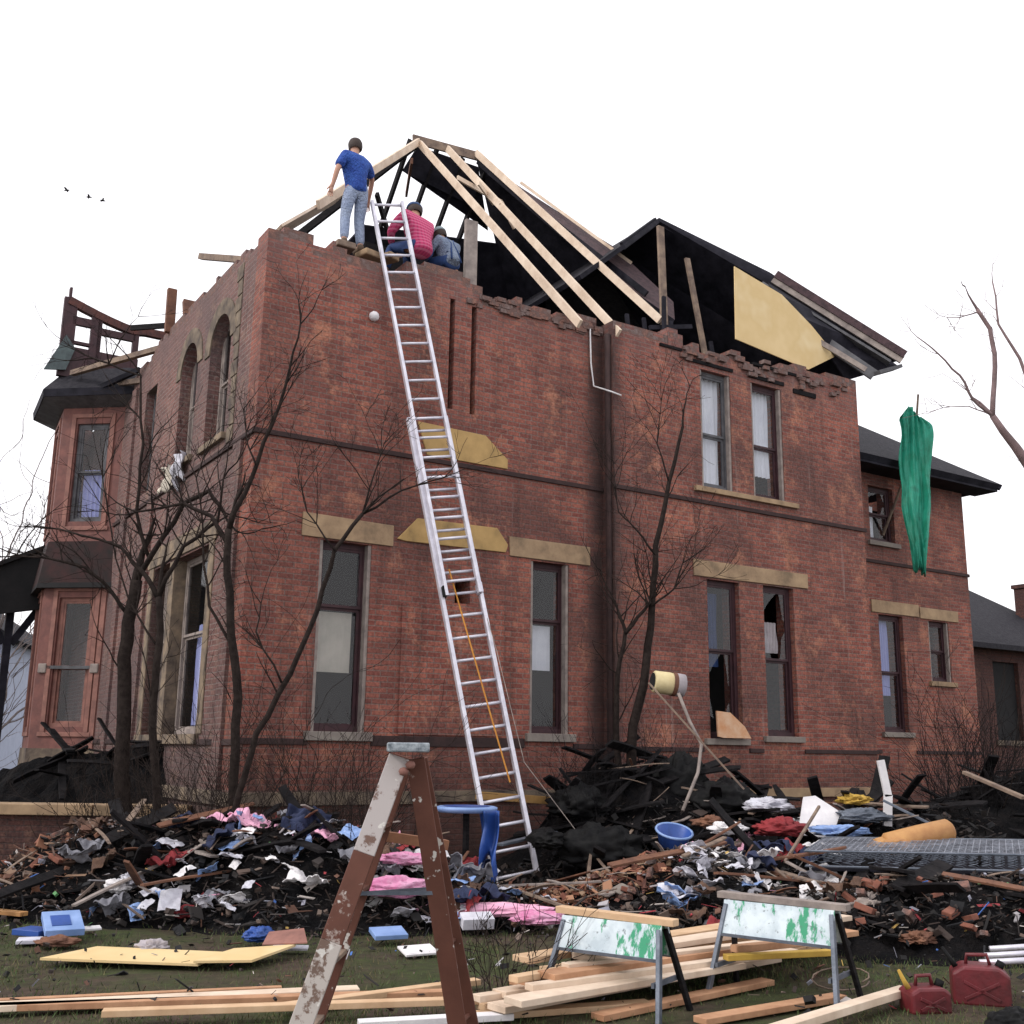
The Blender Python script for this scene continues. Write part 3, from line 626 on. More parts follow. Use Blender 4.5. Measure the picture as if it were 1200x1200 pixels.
# burnt frame of the turret storey above the bay
tf = MB(); TP = Plane((0,8.55,0),(1,0,0),(0,1,0))
for (a, z0, z1, w_) in ((-1.24,8.9,10.58,.16),(-1.08,8.9,10.5,.10),(-.68,8.95,10.3,.2),(-.55,8.95,10.25,.08),(.16,9.0,10.1,.12),(-1.16,10.4,10.8,.05)): pbox(tf, TP, a, a+w_, z0, z1, 0, .12)
pbox(tf, TP, -1.05, -.6, 9.88+.15, 10.2, 0, .1); pbox(tf, TP, -1.05, -.6, 9.62, 9.68, 0, .1); pbox(tf, TP, -.5, .2, 9.92, 10.06, 0, .1); pbox(tf, TP, -1.1, .3, 9.0, 9.55, .02, .1)
tf.build('burnt_turret_frame', MAROON, house)
cv = MB(); pts = [(-1.15+i*.26, 8.6, 10.52-.42*math.sin(min(1, i/8*1.1)*math.pi/2)+.012*i*(i > 5)) for i in range(9)]
for a, b in zip(pts, pts[1:]): cv.bar(a, (b[0]+.01, b[1], b[2]), .14, .16)
cv.build('curved_beam', simple('scorched_red_paint', (.13,.045,.035), (.05,.025,.025), scale=5), house)
tn = MB(); tn.prism([(-1.5,8.5,8.95),(-1.1,8.45,9.0),(-.95,8.5,9.5),(-1.15,8.5,9.75)], (.0,.05,0)); tn.build('torn_tin', GREENGREY, house)
for a, b, w_, m_ in (((0,5.0,8.9),(0,5.05,9.75),.16,BROWNWOOD),((.1,5.4,9.2),(-.4,6.2,9.3),.05,CHAR),((.22,1.25,8.88),(.0,3.35,9.72),.09,OLDWOOD),((.2,4.4,8.9),(.2,4.6,9.4),.22,BROWNWOOD),
                     ((.1,6.6,8.5),(-.35,8.0,8.7),.08,OLDWOOD),((.3,5.4,8.9),(-1.0,8.3,8.9),.10,OLDWOOD),((.0,7.0,8.8),(-.9,8.4,8.4),.07,SMOKED),((.3,1.4,8.9),(1.0,1.9,9.9),.12,SMOKED)):
    bx(a, b, w_, .1, m_, 'burnt_timber')
# rags and torn insulation hanging from the left front sill
def rag(name, c, sx, sz, mat, parent, seed=0, d=(1,0,0)):
    r = random.Random(seed); c = v3(c); d = v3(d).normalized(); nn = Vector((-d.y, d.x, 0)); mb = MB()
    k = [r.uniform(0,6) for _ in range(4)]
    def fn(p, q):
        wv = sx*(p-.5)*(1-.45*q*(.5+.5*math.sin(k[0]))) ; zz = -sz*q*(1+.25*math.sin(p*7+k[1]))
        return c + d*wv + nn*(.07*math.sin(p*9+q*3+k[2])+.04*math.sin(q*8+k[3])) + Vector((0,0,zz))
    mb.sheet(fn, 14, 12); return mb.build(name, mat, parent, smooth=True, solid=.006)
rag('torn_insulation', (-.12,3.3,6.25), .5, .5, PAPER, house, 3, (0,1,0)); rag('torn_insulation', (-.15,3.7,6.1), .5, .35, BLIND, house, 4, (0,1,0))
# ------ porch at the far left
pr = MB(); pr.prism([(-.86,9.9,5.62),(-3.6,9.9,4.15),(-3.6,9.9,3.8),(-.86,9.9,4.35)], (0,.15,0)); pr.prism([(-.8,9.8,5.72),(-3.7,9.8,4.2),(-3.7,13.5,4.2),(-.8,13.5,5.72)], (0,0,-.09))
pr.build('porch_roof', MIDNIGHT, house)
def post(u, v):
    pm = MB(); pm.box(u-.07,v-.07,1.0,u+.07,v+.07,4.4); 
    for s in (-1, 1):
        ar = [(u+s*(.07+.45*math.sin(t)), v, 4.4-.75*(1-math.sin(t))-.0) for t in [i*math.pi/2/7 for i in range(8)]]
        for a, b in zip(ar, ar[1:]): pm.bar(a, b, .08, .14)
    pm.build('porch_post', SMOKED, house)
post(-1.35, 10.3); post(-3.2, 10.3)
pf = MB(); pf.box(-4.2,10.1,.7,-.95,13.5,.95); pf.build('porch_floor', SMOKED, house)
prl = MB(); prl.box(-4.1,10.27,1.75,-1.42,10.34,1.85)
for k in range(14): prl.box(-4.1+k*.19,10.28,.951,-4.06+k*.19,10.32,1.75)
prl.build('porch_railing', SMOKED, house)
pn = MB(); pn.prism([PG.pt(8.0,1.93,-.16),PG.pt(8.62,1.93,-.16),PG.pt(8.5,2.12,-.14),PG.pt(8.2,2.34,-.12),PG.pt(7.9,2.36,-.12),PG.pt(7.88,1.95,-.16)], (0,.03,0))
o = pn.build('broken_board', simple('orange_board', (.55,.26,.12),(.62,.42,.28),scale=4), None); o.matrix_world = Matrix.Translation(HOUSE_O)@Matrix.Rotation(HA,4,'Z'); tag(o, 'orange-tan broken board lying on the sill of the left lower window of the pair', 'board')

# ------------------------------------------------------------------ neighbours
ob = empty('outbuilding', W(19.2,3.0), HA, 'low dark brick outbuilding with slate roof at right edge', 'outbuilding')
wl = wall(Plane((0,0,0),(1,0,0),(0,1,0)), 0, 6, 0, 4.1, [(1.5,2.6,1.9,3.7)], .4); wl.build('wall', BRICK_D, ob)
MB().box(0,.41,0,.4,6,4.1).build('wall', BRICK_D, ob); MB().box(1.5,.12,1.9,2.6,.17,3.7).build('window', MIDNIGHT, ob); MB().box(1.4,-.05,1.78,2.7,.1,1.9).build('sill', STONE_D, ob)
r_ = MB(); r_.prism([(-.4,-.45,4.05),(6.4,-.45,4.05),(4.5,2.6,5.9),(.6,2.6,5.9)], (0,0,-.12)); r_.prism([(-.4,-.45,4.05),(.6,2.6,5.9),(-.4,6.2,4.05)], (0,0,-.12)); r_.build('roof', SLATE, ob)
ob.scale = (1,1,1.1); ch = MB(); ch.box(4.85,.8,4.4,5.4,1.35,5.85); ch.box(4.8,.75,5.8,5.45,1.4,5.9); ch.build('chimney', BRICK_D, ob)
nh = empty('neighbour_house', (-19.5,34,0), .2, 'pale blue-grey clapboard house seen beyond the porch', 'house')
SID = simple('pale_siding', (.42,.46,.58), (.36,.40,.52), scale=3); m_ = MB(); m_.box(-3,0,0,3.4,7,5.0); m_.build('wall', SID, nh)
for z in range(24): pass
r_ = MB(); r_.prism([(-3.4,-.3,4.9),(3.8,-.3,4.9),(.2,-.3,7.4)], (0,7.6,0)); r_.build('roof', SLATE, nh)
for x in (-1.6, 1.7):
    m_ = MB(); m_.box(x-.45,-.06,1.6,x+.45,.02,3.3); wo = m_.build('window', WHITEP, nh); q = MB(); q.box(x-.36,-.08,1.7,x+.36,-.05,2.4); q.box(x-.36,-.08,2.48,x+.36,-.05,3.2); q.build('pane', GREYTRIM, wo)
# terrace kerb at far left
cop = MB(); cop.box(-9.5,15.2,.0,-4.3,15.5,.74); b1 = cop.build('terrace_wall', BRICK_D); tag(b1, 'low dark terrace wall with pale stone coping at far left', 'wall')
for k in range(4):
    q = MB(); q.box(-9.5+k*1.3,15.12,.745,-8.22+k*1.3,15.55,.89); q.build('coping', STONE, b1, bevel=.01)

# ------------------------------------------------------------------ extension ladder
LO = W(3.0,-2.05,0); lad = empty('extension_ladder', LO, 0, 'tall aluminium extension ladder leaning against the brick wall', 'ladder')
TOP = W(1.9,.24,9.85)-LO; Ld = TOP.length; ld = TOP.normalized(); wx = (U*.55+Vector((1,0,0))*.45); wx = (wx-ld*wx.dot(ld)).normalized(); wn = wx.cross(ld).normalized()
if wn.dot(V) > 0: wn = -wn      # wn points away from the wall
def rails(t0, t1, w_, off, n0):
    for s in (-1, 1):
        mb = MB(); a = ld*t0*Ld+wx*s*w_/2+wn*off; b = ld*t1*Ld+wx*s*w_/2+wn*off; mb.bar(a, b, .052 if t0 == 0 else .045, .085, up=wn); mb.build('rail', ALU, lad, bevel=.004)
        if t0 == 0: q = MB(); q.bar(a-ld*.03-Vector((0,0,.0)), a+ld*.12, .06, .12, up=wn); q.build('foot', BLACKPL, lad)
    k = t0*Ld+.2
    while k < t1*Ld-.05:
        mb = MB(); mb.tube([ld*k-wx*w_/2+wn*off, ld*k+wx*w_/2+wn*off], .021, 8); mb.build('rung', ALU, lad, smooth=True); k += .305
rails(0, .64, .55, .0, 0); rails(.375, 1.0, .47, .09, 1)
rp = MB(); rp.tube([ld*4.2+wx*(-.12)+wn*.05, ld*3.2+wx*(-.04)+wn*.08, ld*2.2+wx*.05+wn*.08, ld*1.3+wx*.14+wn*.06], .011, 5); rp.build('rope', ROPE, lad)
for s in (-1, 1): q = MB(); q.bar(ld*.375*Ld+wx*s*.25+wn*.05, ld*(.375*Ld+.14)+wx*s*.25+wn*.05, .05, .16, up=wn); q.build('bracket', BLACKPL if s < 0 else ALU, lad)
rp2 = MB(); rp2.tube([ld*.37*Ld+wx*.27, ld*3.0+wx*.3+wn*.1, ld*1.5+wx*.33+wn*.2, ld*.3+wx*.9+wn*.35, ld*.05+wx*1.1+wn*.4], .006, 4); rp2.build('rope', PALETRIM, lad)

# ------------------------------------------------------------------ wooden stepladder in the foreground
sl_o = empty('stepladder', Vector((-.55,6.0,0)), 0, 'paint-spattered wooden stepladder standing open in the foreground', 'stepladder')
def sp(x, y, z): return Vector((x, y, z))
apex = at(476,878,6.0)-Vector((-.55,6.0,0)); fl = at(322,1235,5.75); fl.z = 0; fl -= Vector((-.55,6,0)); rr = at(545,1235,6.3); rr.z = 0; rr -= Vector((-.55,6,0))
dep = Vector((.015,.36,0))
def two(mbname, a, b, w_, h_, mat, bev=.004, up=(0,1,0), lab=None): return MB().bar(a, b, w_, h_, up=up).build(mbname, mat, sl_o, bevel=bev, label=lab)
f0t = apex+Vector((-.035,0,-.04)); f1t = f0t+dep*.55; f0b = fl; f1b = fl+dep*1.25
seg = lambda a, b, t: a+(b-a)*t
GREYWOOD = paint_wood('grey_painted_worn_wood', (.20,.13,.10), (.42,.38,.35), 3.0, .44)
for t0_, t1_, m_, lb_ in ((0,.30,LADPALE,'white painted upper end of the front rail'),(.30,.56,LADWOOD,None),(.56,.80,GREYWOOD,'worn grey stretch of the front rail'),(.80,1,LADWOOD,None)):
    two('front_rail', seg(f0t,f0b,t0_), seg(f0t,f0b,t1_), .115, .028, m_, lab=lb_)
two('front_rail', f1t, f1b, .115, .028, LADWOOD)
r0t = apex+Vector((.05,.02,-.05)); r1t = r0t+dep*.5; r0b = rr; r1b = rr+dep*.7+Vector((.05,0,0))
two('rear_rail', r0t, r0b, .10, .028, LADWOOD); two('rear_rail', r1t, r1b, .09, .028, LADWOOD)
for t in (.22, .42, .62, .82):
    a = seg(f0t,f0b,t)+Vector((0,.01,0)); b = seg(f1t,f1b,t); q = MB(); q.bar(a, b, .11, .022, up=(0,0,1)); q.build('step', OLDWOOD if t > .5 else LADWOOD, sl_o, bevel=.003)
for t in (.35, .6, .85):
    q = MB(); q.tube([seg(r0t,r0b,t), seg(r1t,r1b,t)], .014, 8); q.build('rung', LADWOOD, sl_o)
tp = MB(); tp.bar(apex+Vector((-.10,-.03,.01)), apex+Vector((.12,.0,.01)), .24, .05); tp.build('top_cap', simple('speckled_grey_cap', (.38,.42,.45),(.07,.09,.11),scale=22,rough=.5), sl_o, bevel=.008)
q = MB(); q.bar(seg(f1t,f1b,.26)+Vector((.0,.05,0)), seg(r1t,r1b,.29)+Vector((.06,.06,0)), .06, .055); q.build('shelf', simple('shelf_wood', (.36,.17,.09),(.22,.10,.06),scale=6), sl_o, bevel=.003)
for k in range(2): q = MB(); q.bar(seg(f0t,f0b,.42+.02*k)+dep*k*.7, seg(r0t,r0b,.43)+dep*k*.6, .02, .006, up=(0,1,0)); q.build('spreader', STEEL, sl_o)
q = MB()
for k in range(2): q.lathe([(.0,.022),(.02,.015),(.028,0),(.02,-.02),(.0,-.025)], apex+Vector((.03-.035*k,-.05,-.08-.035*k)), 8)
q.build('hinge', PINKP, sl_o, smooth=True)
rg = MB(); rg.bar(seg(f0t,f0b,.84)+Vector((.02,-.03,-.04)), seg(f0t,f0b,.84)+Vector((.14,.1,.05)), .05, .03); rg.build('patch_block', LADPALE, sl_o)

# ------------------------------------------------------------------ sawhorses
def sawhorse(A, B, H, label, mat, topmat, hp=.21):
    A = v3(A); B = v3(B); o = empty('sawhorse', (A+B)/2, 0, label, 'sawhorse', 'folding sawhorses')
    c_ = (A+B)/2; A = A-c_; B = B-c_; d_ = (B-A).normalized(); n_ = Vector((d_.y, -d_.x, 0))   # towards the viewer
    if n_.y > 0: n_ = -n_
    q = MB(); q.bar(A-d_*.06+Vector((0,0,H)), B+d_*.08+Vector((0,0,H-.01)), .09, .045); q.build('top_beam', topmat, o, bevel=.004)
    for s in (1, -1):
        q = MB(); a = A+n_*s*.04+Vector((0,0,H-.03)); b = B+n_*s*.04+Vector((0,0,H-.03)); dn = Vector((0,0,-hp))+n_*s*.07
        q.prism([a, b, b+dn*1.0, a+dn*1.0], n_*s*.012); q.build('side_panel', mat, o, bevel=.003)
        q = MB(); q.bar(a+dn*1.0+n_*s*.012, b+dn*1.0+n_*s*.012, .02, .02); q.build('panel_lip', STEEL, o)
        for e, P0 in ((-1, A), (1, B)):
            q = MB(); q.bar(P0+n_*s*.05+d_*e*-.02+Vector((0,0,H-.06)), P0+n_*s*.24+d_*e*.06, .045, .03, up=d_); q.build('leg', STEEL if s > 0 else CHAR, o, bevel=.003)
    for e, P0 in ((-1, A), (1, B)): q = MB(); q.bar(P0+n_*.2+Vector((0,0,.22)), P0-n_*.2+Vector((0,0,.22)), .02, .03); q.build('crosspiece', STEEL, o)
    return o
a1 = at(672,1100,7.75); b1_ = at(760,1110,7.85)
sawhorse((.42,8.05), (1.06,7.62), .60, 'sawhorse with pine top beam and green-splashed side, left of the pair', HORSE, NEWWOOD)
sawhorse((1.62,8.35), (2.28,7.85), .68, 'sawhorse with pale top and green end, right of the pair', HORSE, PALETRIM, .23)

# ------------------------------------------------------------------ people
def skin_obj(name, verts, edges, mat, parent, root=0, sub=2):
    me = bpy.data.meshes.new(name); me.from_pydata([v[:3] for v in verts], edges, [])
    o = bpy.data.objects.new(name, me); COL.objects.link(o)
    md = o.modifiers.new('s', 'SKIN'); md.use_smooth_shade = True
    for i, v in enumerate(verts):
        sv = me.skin_vertices[0].data[i]; r = v[3]; sv.radius = (r, r) if not hasattr(r, '__len__') else r; sv.use_root = (i == root)
    ms = o.modifiers.new('b', 'SUBSURF'); ms.levels = sub; ms.render_levels = sub
    dg = bpy.context.evaluated_depsgraph_get(); me2 = bpy.data.meshes.new_from_object(o.evaluated_get(dg))
    o.modifiers.clear(); o.data = me2; me2.materials.clear(); me2.materials.append(mat); o.name = name
    me2.polygons.foreach_set('use_smooth', [True]*len(me2.polygons))
    if parent: o.parent = parent
    return o
def person(loc, rz, label, J, shirt, legs, hair, hatmat=None, group=None, hair_len=.0, stripes=None):
    """J: joints in metres; body faces local +Y"""
    p = empty('person', loc, rz, label, 'person')
    pel, che, nek, hed = [v3(J[k]) for k in ('pel', 'che', 'nek', 'hed')]
    V_ = []; E_ = []
    def add(c_, r, par=None):
        V_.append((c_[0], c_[1], c_[2], r)); i = len(V_)-1
        if par is not None: E_.append((par, i))
        return i
    i0 = add(pel, .09); i1 = add(pel.lerp(che,.5), .105, i0); i2 = add(che, .125, i1); i3 = add(nek, .055, i2)
    up_ = (hed-nek).normalized(); h1 = add(hed-up_*.09, .06, i3); h2 = add(hed, (.078,.09), h1); h3 = add(hed+up_*.08, (.06,.07), h2)
    fwd = v3(J.get('look', (0,1,0))).normalized(); add(hed+fwd*.108-up_*.01, .014, h2)
    sideh = fwd.cross(up_).normalized()
    for s in (-1, 1): add(hed+sideh*s*.088-up_*.01, .014, h2)
    sh = []; hp = []
    for s, k in ((-1, 'l'), (1, 'r')):
        S_, E2, H_ = v3(J['sh'+k]), v3(J['el'+k]), v3(J['ha'+k])
        a = add(S_, .062, i2); b = add(S_.lerp(E2,.5), .05, a); c_ = add(E2, .04, b); d_ = add(E2.lerp(H_,.5), .037, c_); e = add(H_, .026, d_)
        hd = (H_-E2).normalized(); pm = add(H_+hd*.07, (.038,.018), e)
        sd = hd.cross(fwd); sd = sd.normalized() if sd.length > .1 else Vector((1,0,0)); cr = hd.cross(sd).normalized()
        for q, (of, ln) in enumerate(((-.03,.065),(-.01,.08),(.012,.075),(.032,.055))):
            f1 = add(H_+hd*.10+sd*of, .0095, pm); f2 = add(H_+hd*(.10+ln*.5)+sd*of*1.1+cr*.012, .009, f1); add(H_+hd*(.10+ln*.85)+sd*of*1.1+cr*.035, .008, f2)
        t1 = add(H_+hd*.045-sd*.045, .011, e); add(H_+hd*.085-sd*.062+cr*.015, .009, t1)
        K_, A_, P_ = v3(J['hi'+k]), v3(J['kn'+k]), v3(J['an'+k])
        a = add(K_, .085, i0); b = add(K_.lerp(A_,.5), .07, a); c_ = add(A_, .058, b); d_ = add(A_.lerp(P_,.4), .058, c_); e = add(P_, .04, d_)
        fd = v3(J.get('toe', (0,1,0))).normalized(); add(P_+fd*.13+Vector((0,0,-.05)), .035, e)
    skin_obj('body', V_, E_, SKIN, p)
    # shirt
    V_, E_ = [], []
    i0 = add(pel+(che-pel)*-.30, .155); i0 = add(pel+(che-pel)*-.05, .165, i0); i1 = add(pel.lerp(che,.5), .165, i0); i2 = add(che, .18, i1); add(che.lerp(nek,.7), .075, i2)
    for s, k in ((-1, 'l'), (1, 'r')):
        S_, E2, H_ = v3(J['sh'+k]), v3(J['el'+k]), v3(J['ha'+k]); a = add(S_, .095, i2); b = add(S_.lerp(E2,.6), .08, a)
        if J.get('long'): c_ = add(E2, .06, b); add(E2.lerp(H_,.9), .042, c_)
        else: add(S_.lerp(E2,.85), .07, b)
    so_ = skin_obj('shirt', V_, E_, shirt, p)
    V_, E_ = [], []
    iw = add(pel+(che-pel)*.30, .135); i0 = add(pel-(che-pel)*.10, .15, iw)
    for s, k in ((-1, 'l'), (1, 'r')):
        K_, A_, P_ = v3(J['hi'+k]), v3(J['kn'+k]), v3(J['an'+k]); a = add(K_, .115, i0); b = add(K_.lerp(A_,.5), .095, a); c_ = add(A_, .077, b); d_ = add(A_.lerp(P_,.5), .073, c_); add(A_.lerp(P_,.95), .062, d_)
    skin_obj('trousers', V_, E_, legs, p)
    fd = v3(J.get('toe', (0,1,0))).normalized()
    for k in ('l', 'r'):
        P_ = v3(J['an'+k]); skin_obj('boot', [(*(P_+Vector((0,0,.04))),.052),(*(P_-fd*.02-Vector((0,0,.035))),.05),(*(P_+fd*.09-Vector((0,0,.045))),.046),(*(P_+fd*.17-Vector((0,0,.055))),.036)], [(0,1),(1,2),(2,3)], BOOT, p)
    # hair or cap
    R = up_.to_track_quat('Z', 'Y').to_matrix(); hm = MB(); b0 = 0
    prof = [(.0,.125),(.05,.118),(.085,.09),(.102,.045),(.104,.0),(.098,-.05),(.08,-.075)]
    hm.lathe([(r, z) for r, z in prof], hed-fwd*.012+up_*.0, 16, axis=up_)
    ho = hm.build('hair', hair, p, smooth=True)
    if hatmat:
        cp = MB(); cp.lathe([(.0,.138),(.06,.13),(.098,.10),(.114,.055),(.114,.03),(.108,.028)], hed-fwd*.005, 16, axis=up_)
        cp.build('cap', hatmat, p, smooth=True); br = MB(); br.prism([hed+up_*.04+sideh*.08+fwd*.07, hed+up_*.04+sideh*.06+fwd*.17, hed+up_*.04-sideh*.06+fwd*.17, hed+up_*.04-sideh*.08+fwd*.07], up_*.008); br.build('cap_brim', hatmat, p)
    return p
PZ = HA+.35
J1 = dict(pel=(0,0,.95), che=(-.03,.04,1.30), nek=(-.02,.05,1.50), hed=(.0,.09,1.665), look=(.25,1,0), shl=(-.2,.03,1.42), shr=(.17,.06,1.44), ell=(-.31,.02,1.16), hal=(-.33,.10,.92), elr=(.40,.22,1.34), har=(.48,.42,1.12),
          hil=(-.10,0,.90), hir=(.10,.0,.90), knl=(-.13,.05,.50), knr=(.10,.05,.49), anl=(-.17,-.02,.09), anr=(.11,.0,.09))
person(W(1.42,.28,8.99), PZ-.2, 'man in blue t-shirt and pale jeans standing on the wall top', J1, BLUESH, JEANS, HAIR).scale = (1.08,1.08,1.06)
J2 = dict(pel=(0,0,.14), che=(.02,.13,.50), nek=(.04,.20,.70), hed=(.08,.27,.85), look=(0,.9,-.4), long=True, shl=(-.2,.12,.62), shr=(.23,.15,.62), ell=(-.30,.28,.38), hal=(-.12,.48,.30), elr=(.34,.30,.38), har=(.18,.50,.30),
          hil=(-.10,.02,.13), hir=(.10,.02,.13), knl=(-.14,.45,.25), knr=(.14,.45,.25), anl=(-.20,.50,-.10), anr=(.20,.50,-.10))
person(W(2.52,.20,9.13), PZ-.1, 'crouching worker in a pink plaid shirt and blue cap behind the ladder top', J2, PLAID, DARKBLUE, HAIR, NAVY).scale = (1.22,1.12,1.1)
J3 = dict(pel=(0,0,.12), che=(0,.12,.36), nek=(.0,.20,.53), hed=(.0,.27,.67), look=(0,.9,-.5), long=True, shl=(-.19,.10,.46), shr=(.19,.10,.46), ell=(-.27,.26,.25), hal=(-.1,.44,.2), elr=(.27,.26,.25), har=(.1,.44,.2),
          hil=(-.09,.02,.10), hir=(.09,.02,.10), knl=(-.13,.40,.18), knr=(.13,.40,.18), anl=(-.18,.44,-.15), anr=(.18,.44,-.15))
p3_ = person(W(3.06,.22,9.1), PZ-.1, 'crouching worker in a grey-blue shirt and grey cap beside the plaid worker', J3, GREYSH, DARKBLUE, HAIR, GREYCAP)
q = MB()
for s in (-1, 1): q.tube([(s*.10,-.13,.1),(s*.07,-.08,.28),(s*.03,-.02,.42),(s*.08,.05,.52)], .018, 6)
q.build('strap', DARKBLUE, p3_, smooth=True)
# loose stones under the standing man
for k, (u, z, s, m_) in enumerate(((1.22,8.93,.3,OLDWOOD),(1.65,8.9,.34,STONE),(1.95,8.95,.22,STONE))):
    q = MB(); q.box(-s/2,-.15,-.05,s/2,.15,.05); o = q.build('loose_stone', m_, None, bevel=.02); o.matrix_world = Matrix.Translation(W(u,.2,z+.02))@Matrix.Rotation(HA+.2*k,4,'Z')
    tag(o, ('brown flat stone under the left boot of the man on the wall', 'buff stone on the wall top under the right boot of the man in blue', 'smaller buff stone on the wall top beside the ladder')[k], 'stone')

# ------------------------------------------------------------------ green tarp on a pole
q = MB(); q.tube([tuple(W(14.35,1.15,6.3)), tuple(W(14.45,.3,8.0)), tuple(at(1076,462,21.6))], [.03,.028,.022], 7); o = q.build('pole', OLDWOOD); tag(o, 'thin wooden pole carrying the green tarp above the wing roof', 'pole')
tc_ = at(1070,482,21.6); q = MB()
def tfn(p, s):
    wid = .70*(1-.30*s) if s < .6 else .574*(1-1.55*(s-.6)); wid = max(wid, .16)
    if s < .05: wid *= .45+.55*s/.05
    rag_ = .30*noise.noise(Vector((p*5, 3.1, 0)))*max(0, s-.6)/.4
    cx = -.10*s+.08*noise.noise(Vector((s*3, 7, 0)))
    fold = .16*noise.noise(Vector((p*4, s*1.6, 1)))+.09*noise.noise(Vector((p*10, s*3, 4)))+.03*noise.noise(Vector((p*26, s*9, 9)))
    return Vector(((p-.5)*wid*(1+.25*noise.noise(Vector((p*2, s*4, 6))))+cx, -fold*1.3, -3.4*s-rag_+.12*math.sin(p*5)*(1-s)))
q.sheet(tfn, 40, 50); o = q.build('tarp', TARP, None, smooth=True, solid=.004); o.location = tc_; tag(o, 'torn green tarp hanging down in front of the wing', 'tarp')

# ------------------------------------------------------------------ trees
def jitter(pts, amt, sub=3):
    out = [pts[0]]
    for a, b in zip(pts, pts[1:]):
        L = (b-a).length
        for k in range(1, sub+1): out.append(a.lerp(b, k/sub)+(Vector([random.uniform(-1,1) for _ in range(3)])*amt*L if k < sub else Vector()))
    return out
def twig(mb, p, d, L, r, depth, n=5):
    k = max(3, int(L/.12)); pts = [p]; dd = d.copy()
    for i in range(k): dd = (dd+Vector([random.uniform(-.22,.22) for _ in range(3)])+Vector((0,0,.05))).normalized(); pts.append(pts[-1]+dd*L/k)
    mb.tube(pts, [max(.0025, r*(1-.75*i/k)) for i in range(k+1)], n if depth > 1 else 4, cap=False)
    if depth > 0:
        for i in range(random.randint(1, 3) + (depth > 1)):
            j = random.randint(1, k); nd = (pts[j]-pts[j-1]).normalized(); sd = Vector([random.uniform(-1,1) for _ in range(3)]); sd[1] *= .5
            nd = (nd*.8+sd*.75).normalized(); twig(mb, pts[j], nd, L*random.uniform(.4,.65), r*.5, depth-1)
def tree(name, label, stems, mat, base, ntw=9, TL=.8, depth=2, cat='tree', group=None, tr=.012, vary=.5):
    """stems: list of (list of (px,py), D0, D1, r0, r1); first one starts at the ground"""
    o = empty(name, base, 0, label, cat, group); tm = MB(); bm_ = MB()
    for k, (pp, D0, D1, ra, rb_) in enumerate(stems):
        n_ = len(pp); P = [at(x, y, D0+(D1-D0)*i/max(1, n_-1)) for i, (x, y) in enumerate(pp)]
        if k == 0 or D0 == 'g': pass
        P = jitter(P, .03); m2 = tm if ra > .035 else bm_
        m2.tube([p-base for p in P], [ra+(rb_-ra)*i/(len(P)-1) for i in range(len(P))], 8 if ra > .03 else 6)
        for t in range(ntw if k else ntw//2):
            i = random.randint(max(1, int(len(P)*.35)), len(P)-1); d = (P[i]-P[i-1]).normalized(); sd = Vector((random.uniform(-1,1), random.uniform(-.5,.5), random.uniform(-.3,1)))
            twig(bm_, P[i]-base, (d*.6+sd*.8).normalized(), TL*random.uniform(.5,1.1), min(tr, rb_*.8+.002), depth)
        twig(bm_, P[-1]-base, (P[-1]-P[-2]).normalized(), TL*.9, rb_*.8, depth)
    tm.build('trunk', mat, o, smooth=True); bm_.build('branches', mat, o, smooth=True); return o
def gd(px, D): p = at(px, 1000, D); p.z = 0; return p
tree('bare_tree', 'bare tree with the thickest black trunk, by the bay window', [([(148,1045),(147,960),(143,880),(146,790),(150,730),(160,680)], 14.2, 14.2, .11, .08), ([(160,682),(178,650),(215,590),(245,575),(262,600)], 14.2, 13.6, .04, .025), ([(150,720),(128,690),(100,665),(60,655),(20,650)], 14.2, 13.9, .03, .012), ([(175,655),(160,600),(168,520),(165,440),(110,420)],14.2,14.4,.028,.012)], BARK, gd(148,14.2), 9, 1.0)
tree('bare_tree', 'slim bare tree in front of the wide left window', [([(190,1050),(184,960),(180,880),(182,800),(188,740),(186,700)], 13.2, 13.2, .055, .042), ([(186,702),(165,668),(140,640),(70,620)], 13.2, 13.4, .035, .01), ([(186,700),(215,640),(255,610),(262,560)],13.2,13,.033,.012), ([(186,760),(150,700),(120,560)],13.2,13.5,.016,.008)], BARK, gd(190,13.2), 9, .9)
tree('bare_tree', 'forked bare tree standing at the house corner', [([(270,1060),(274,980),(276,880),(277,790),(270,720),(266,650),(268,620)], 12.6, 12.6, .062, .04), ([(268,622),(295,560),(318,500),(340,430),(352,380)], 12.6, 12.3, .034, .010), ([(268,640),(248,605),(215,590),(160,600)], 12.6, 12.6, .032, .012), ([(275,760),(245,710),(238,640),(230,560)],12.6,12.9,.022,.01), ([(300,545),(290,520),(285,480)],12.5,12.6,.014,.006)], BARK, gd(270,12.6), 8, .8)
tree('bare_tree', 'leaning bare sapling crossing the left window of the long wall', [([(262,1050),(280,930),(300,860),(340,790),(372,715),(392,645),(425,602)], 12.2, 12.0, .040, .022), ([(425,602),(470,575),(520,560)], 12.0, 12.2, .016, .006), ([(425,602),(437,560),(450,520)],12,12,.014,.006), ([(392,645),(360,600),(350,560)],12,12,.012,.005), ([(330,800),(300,740),(310,690)],12.1,12.2,.014,.006)], BARK, gd(262,12.2), 6, .7)
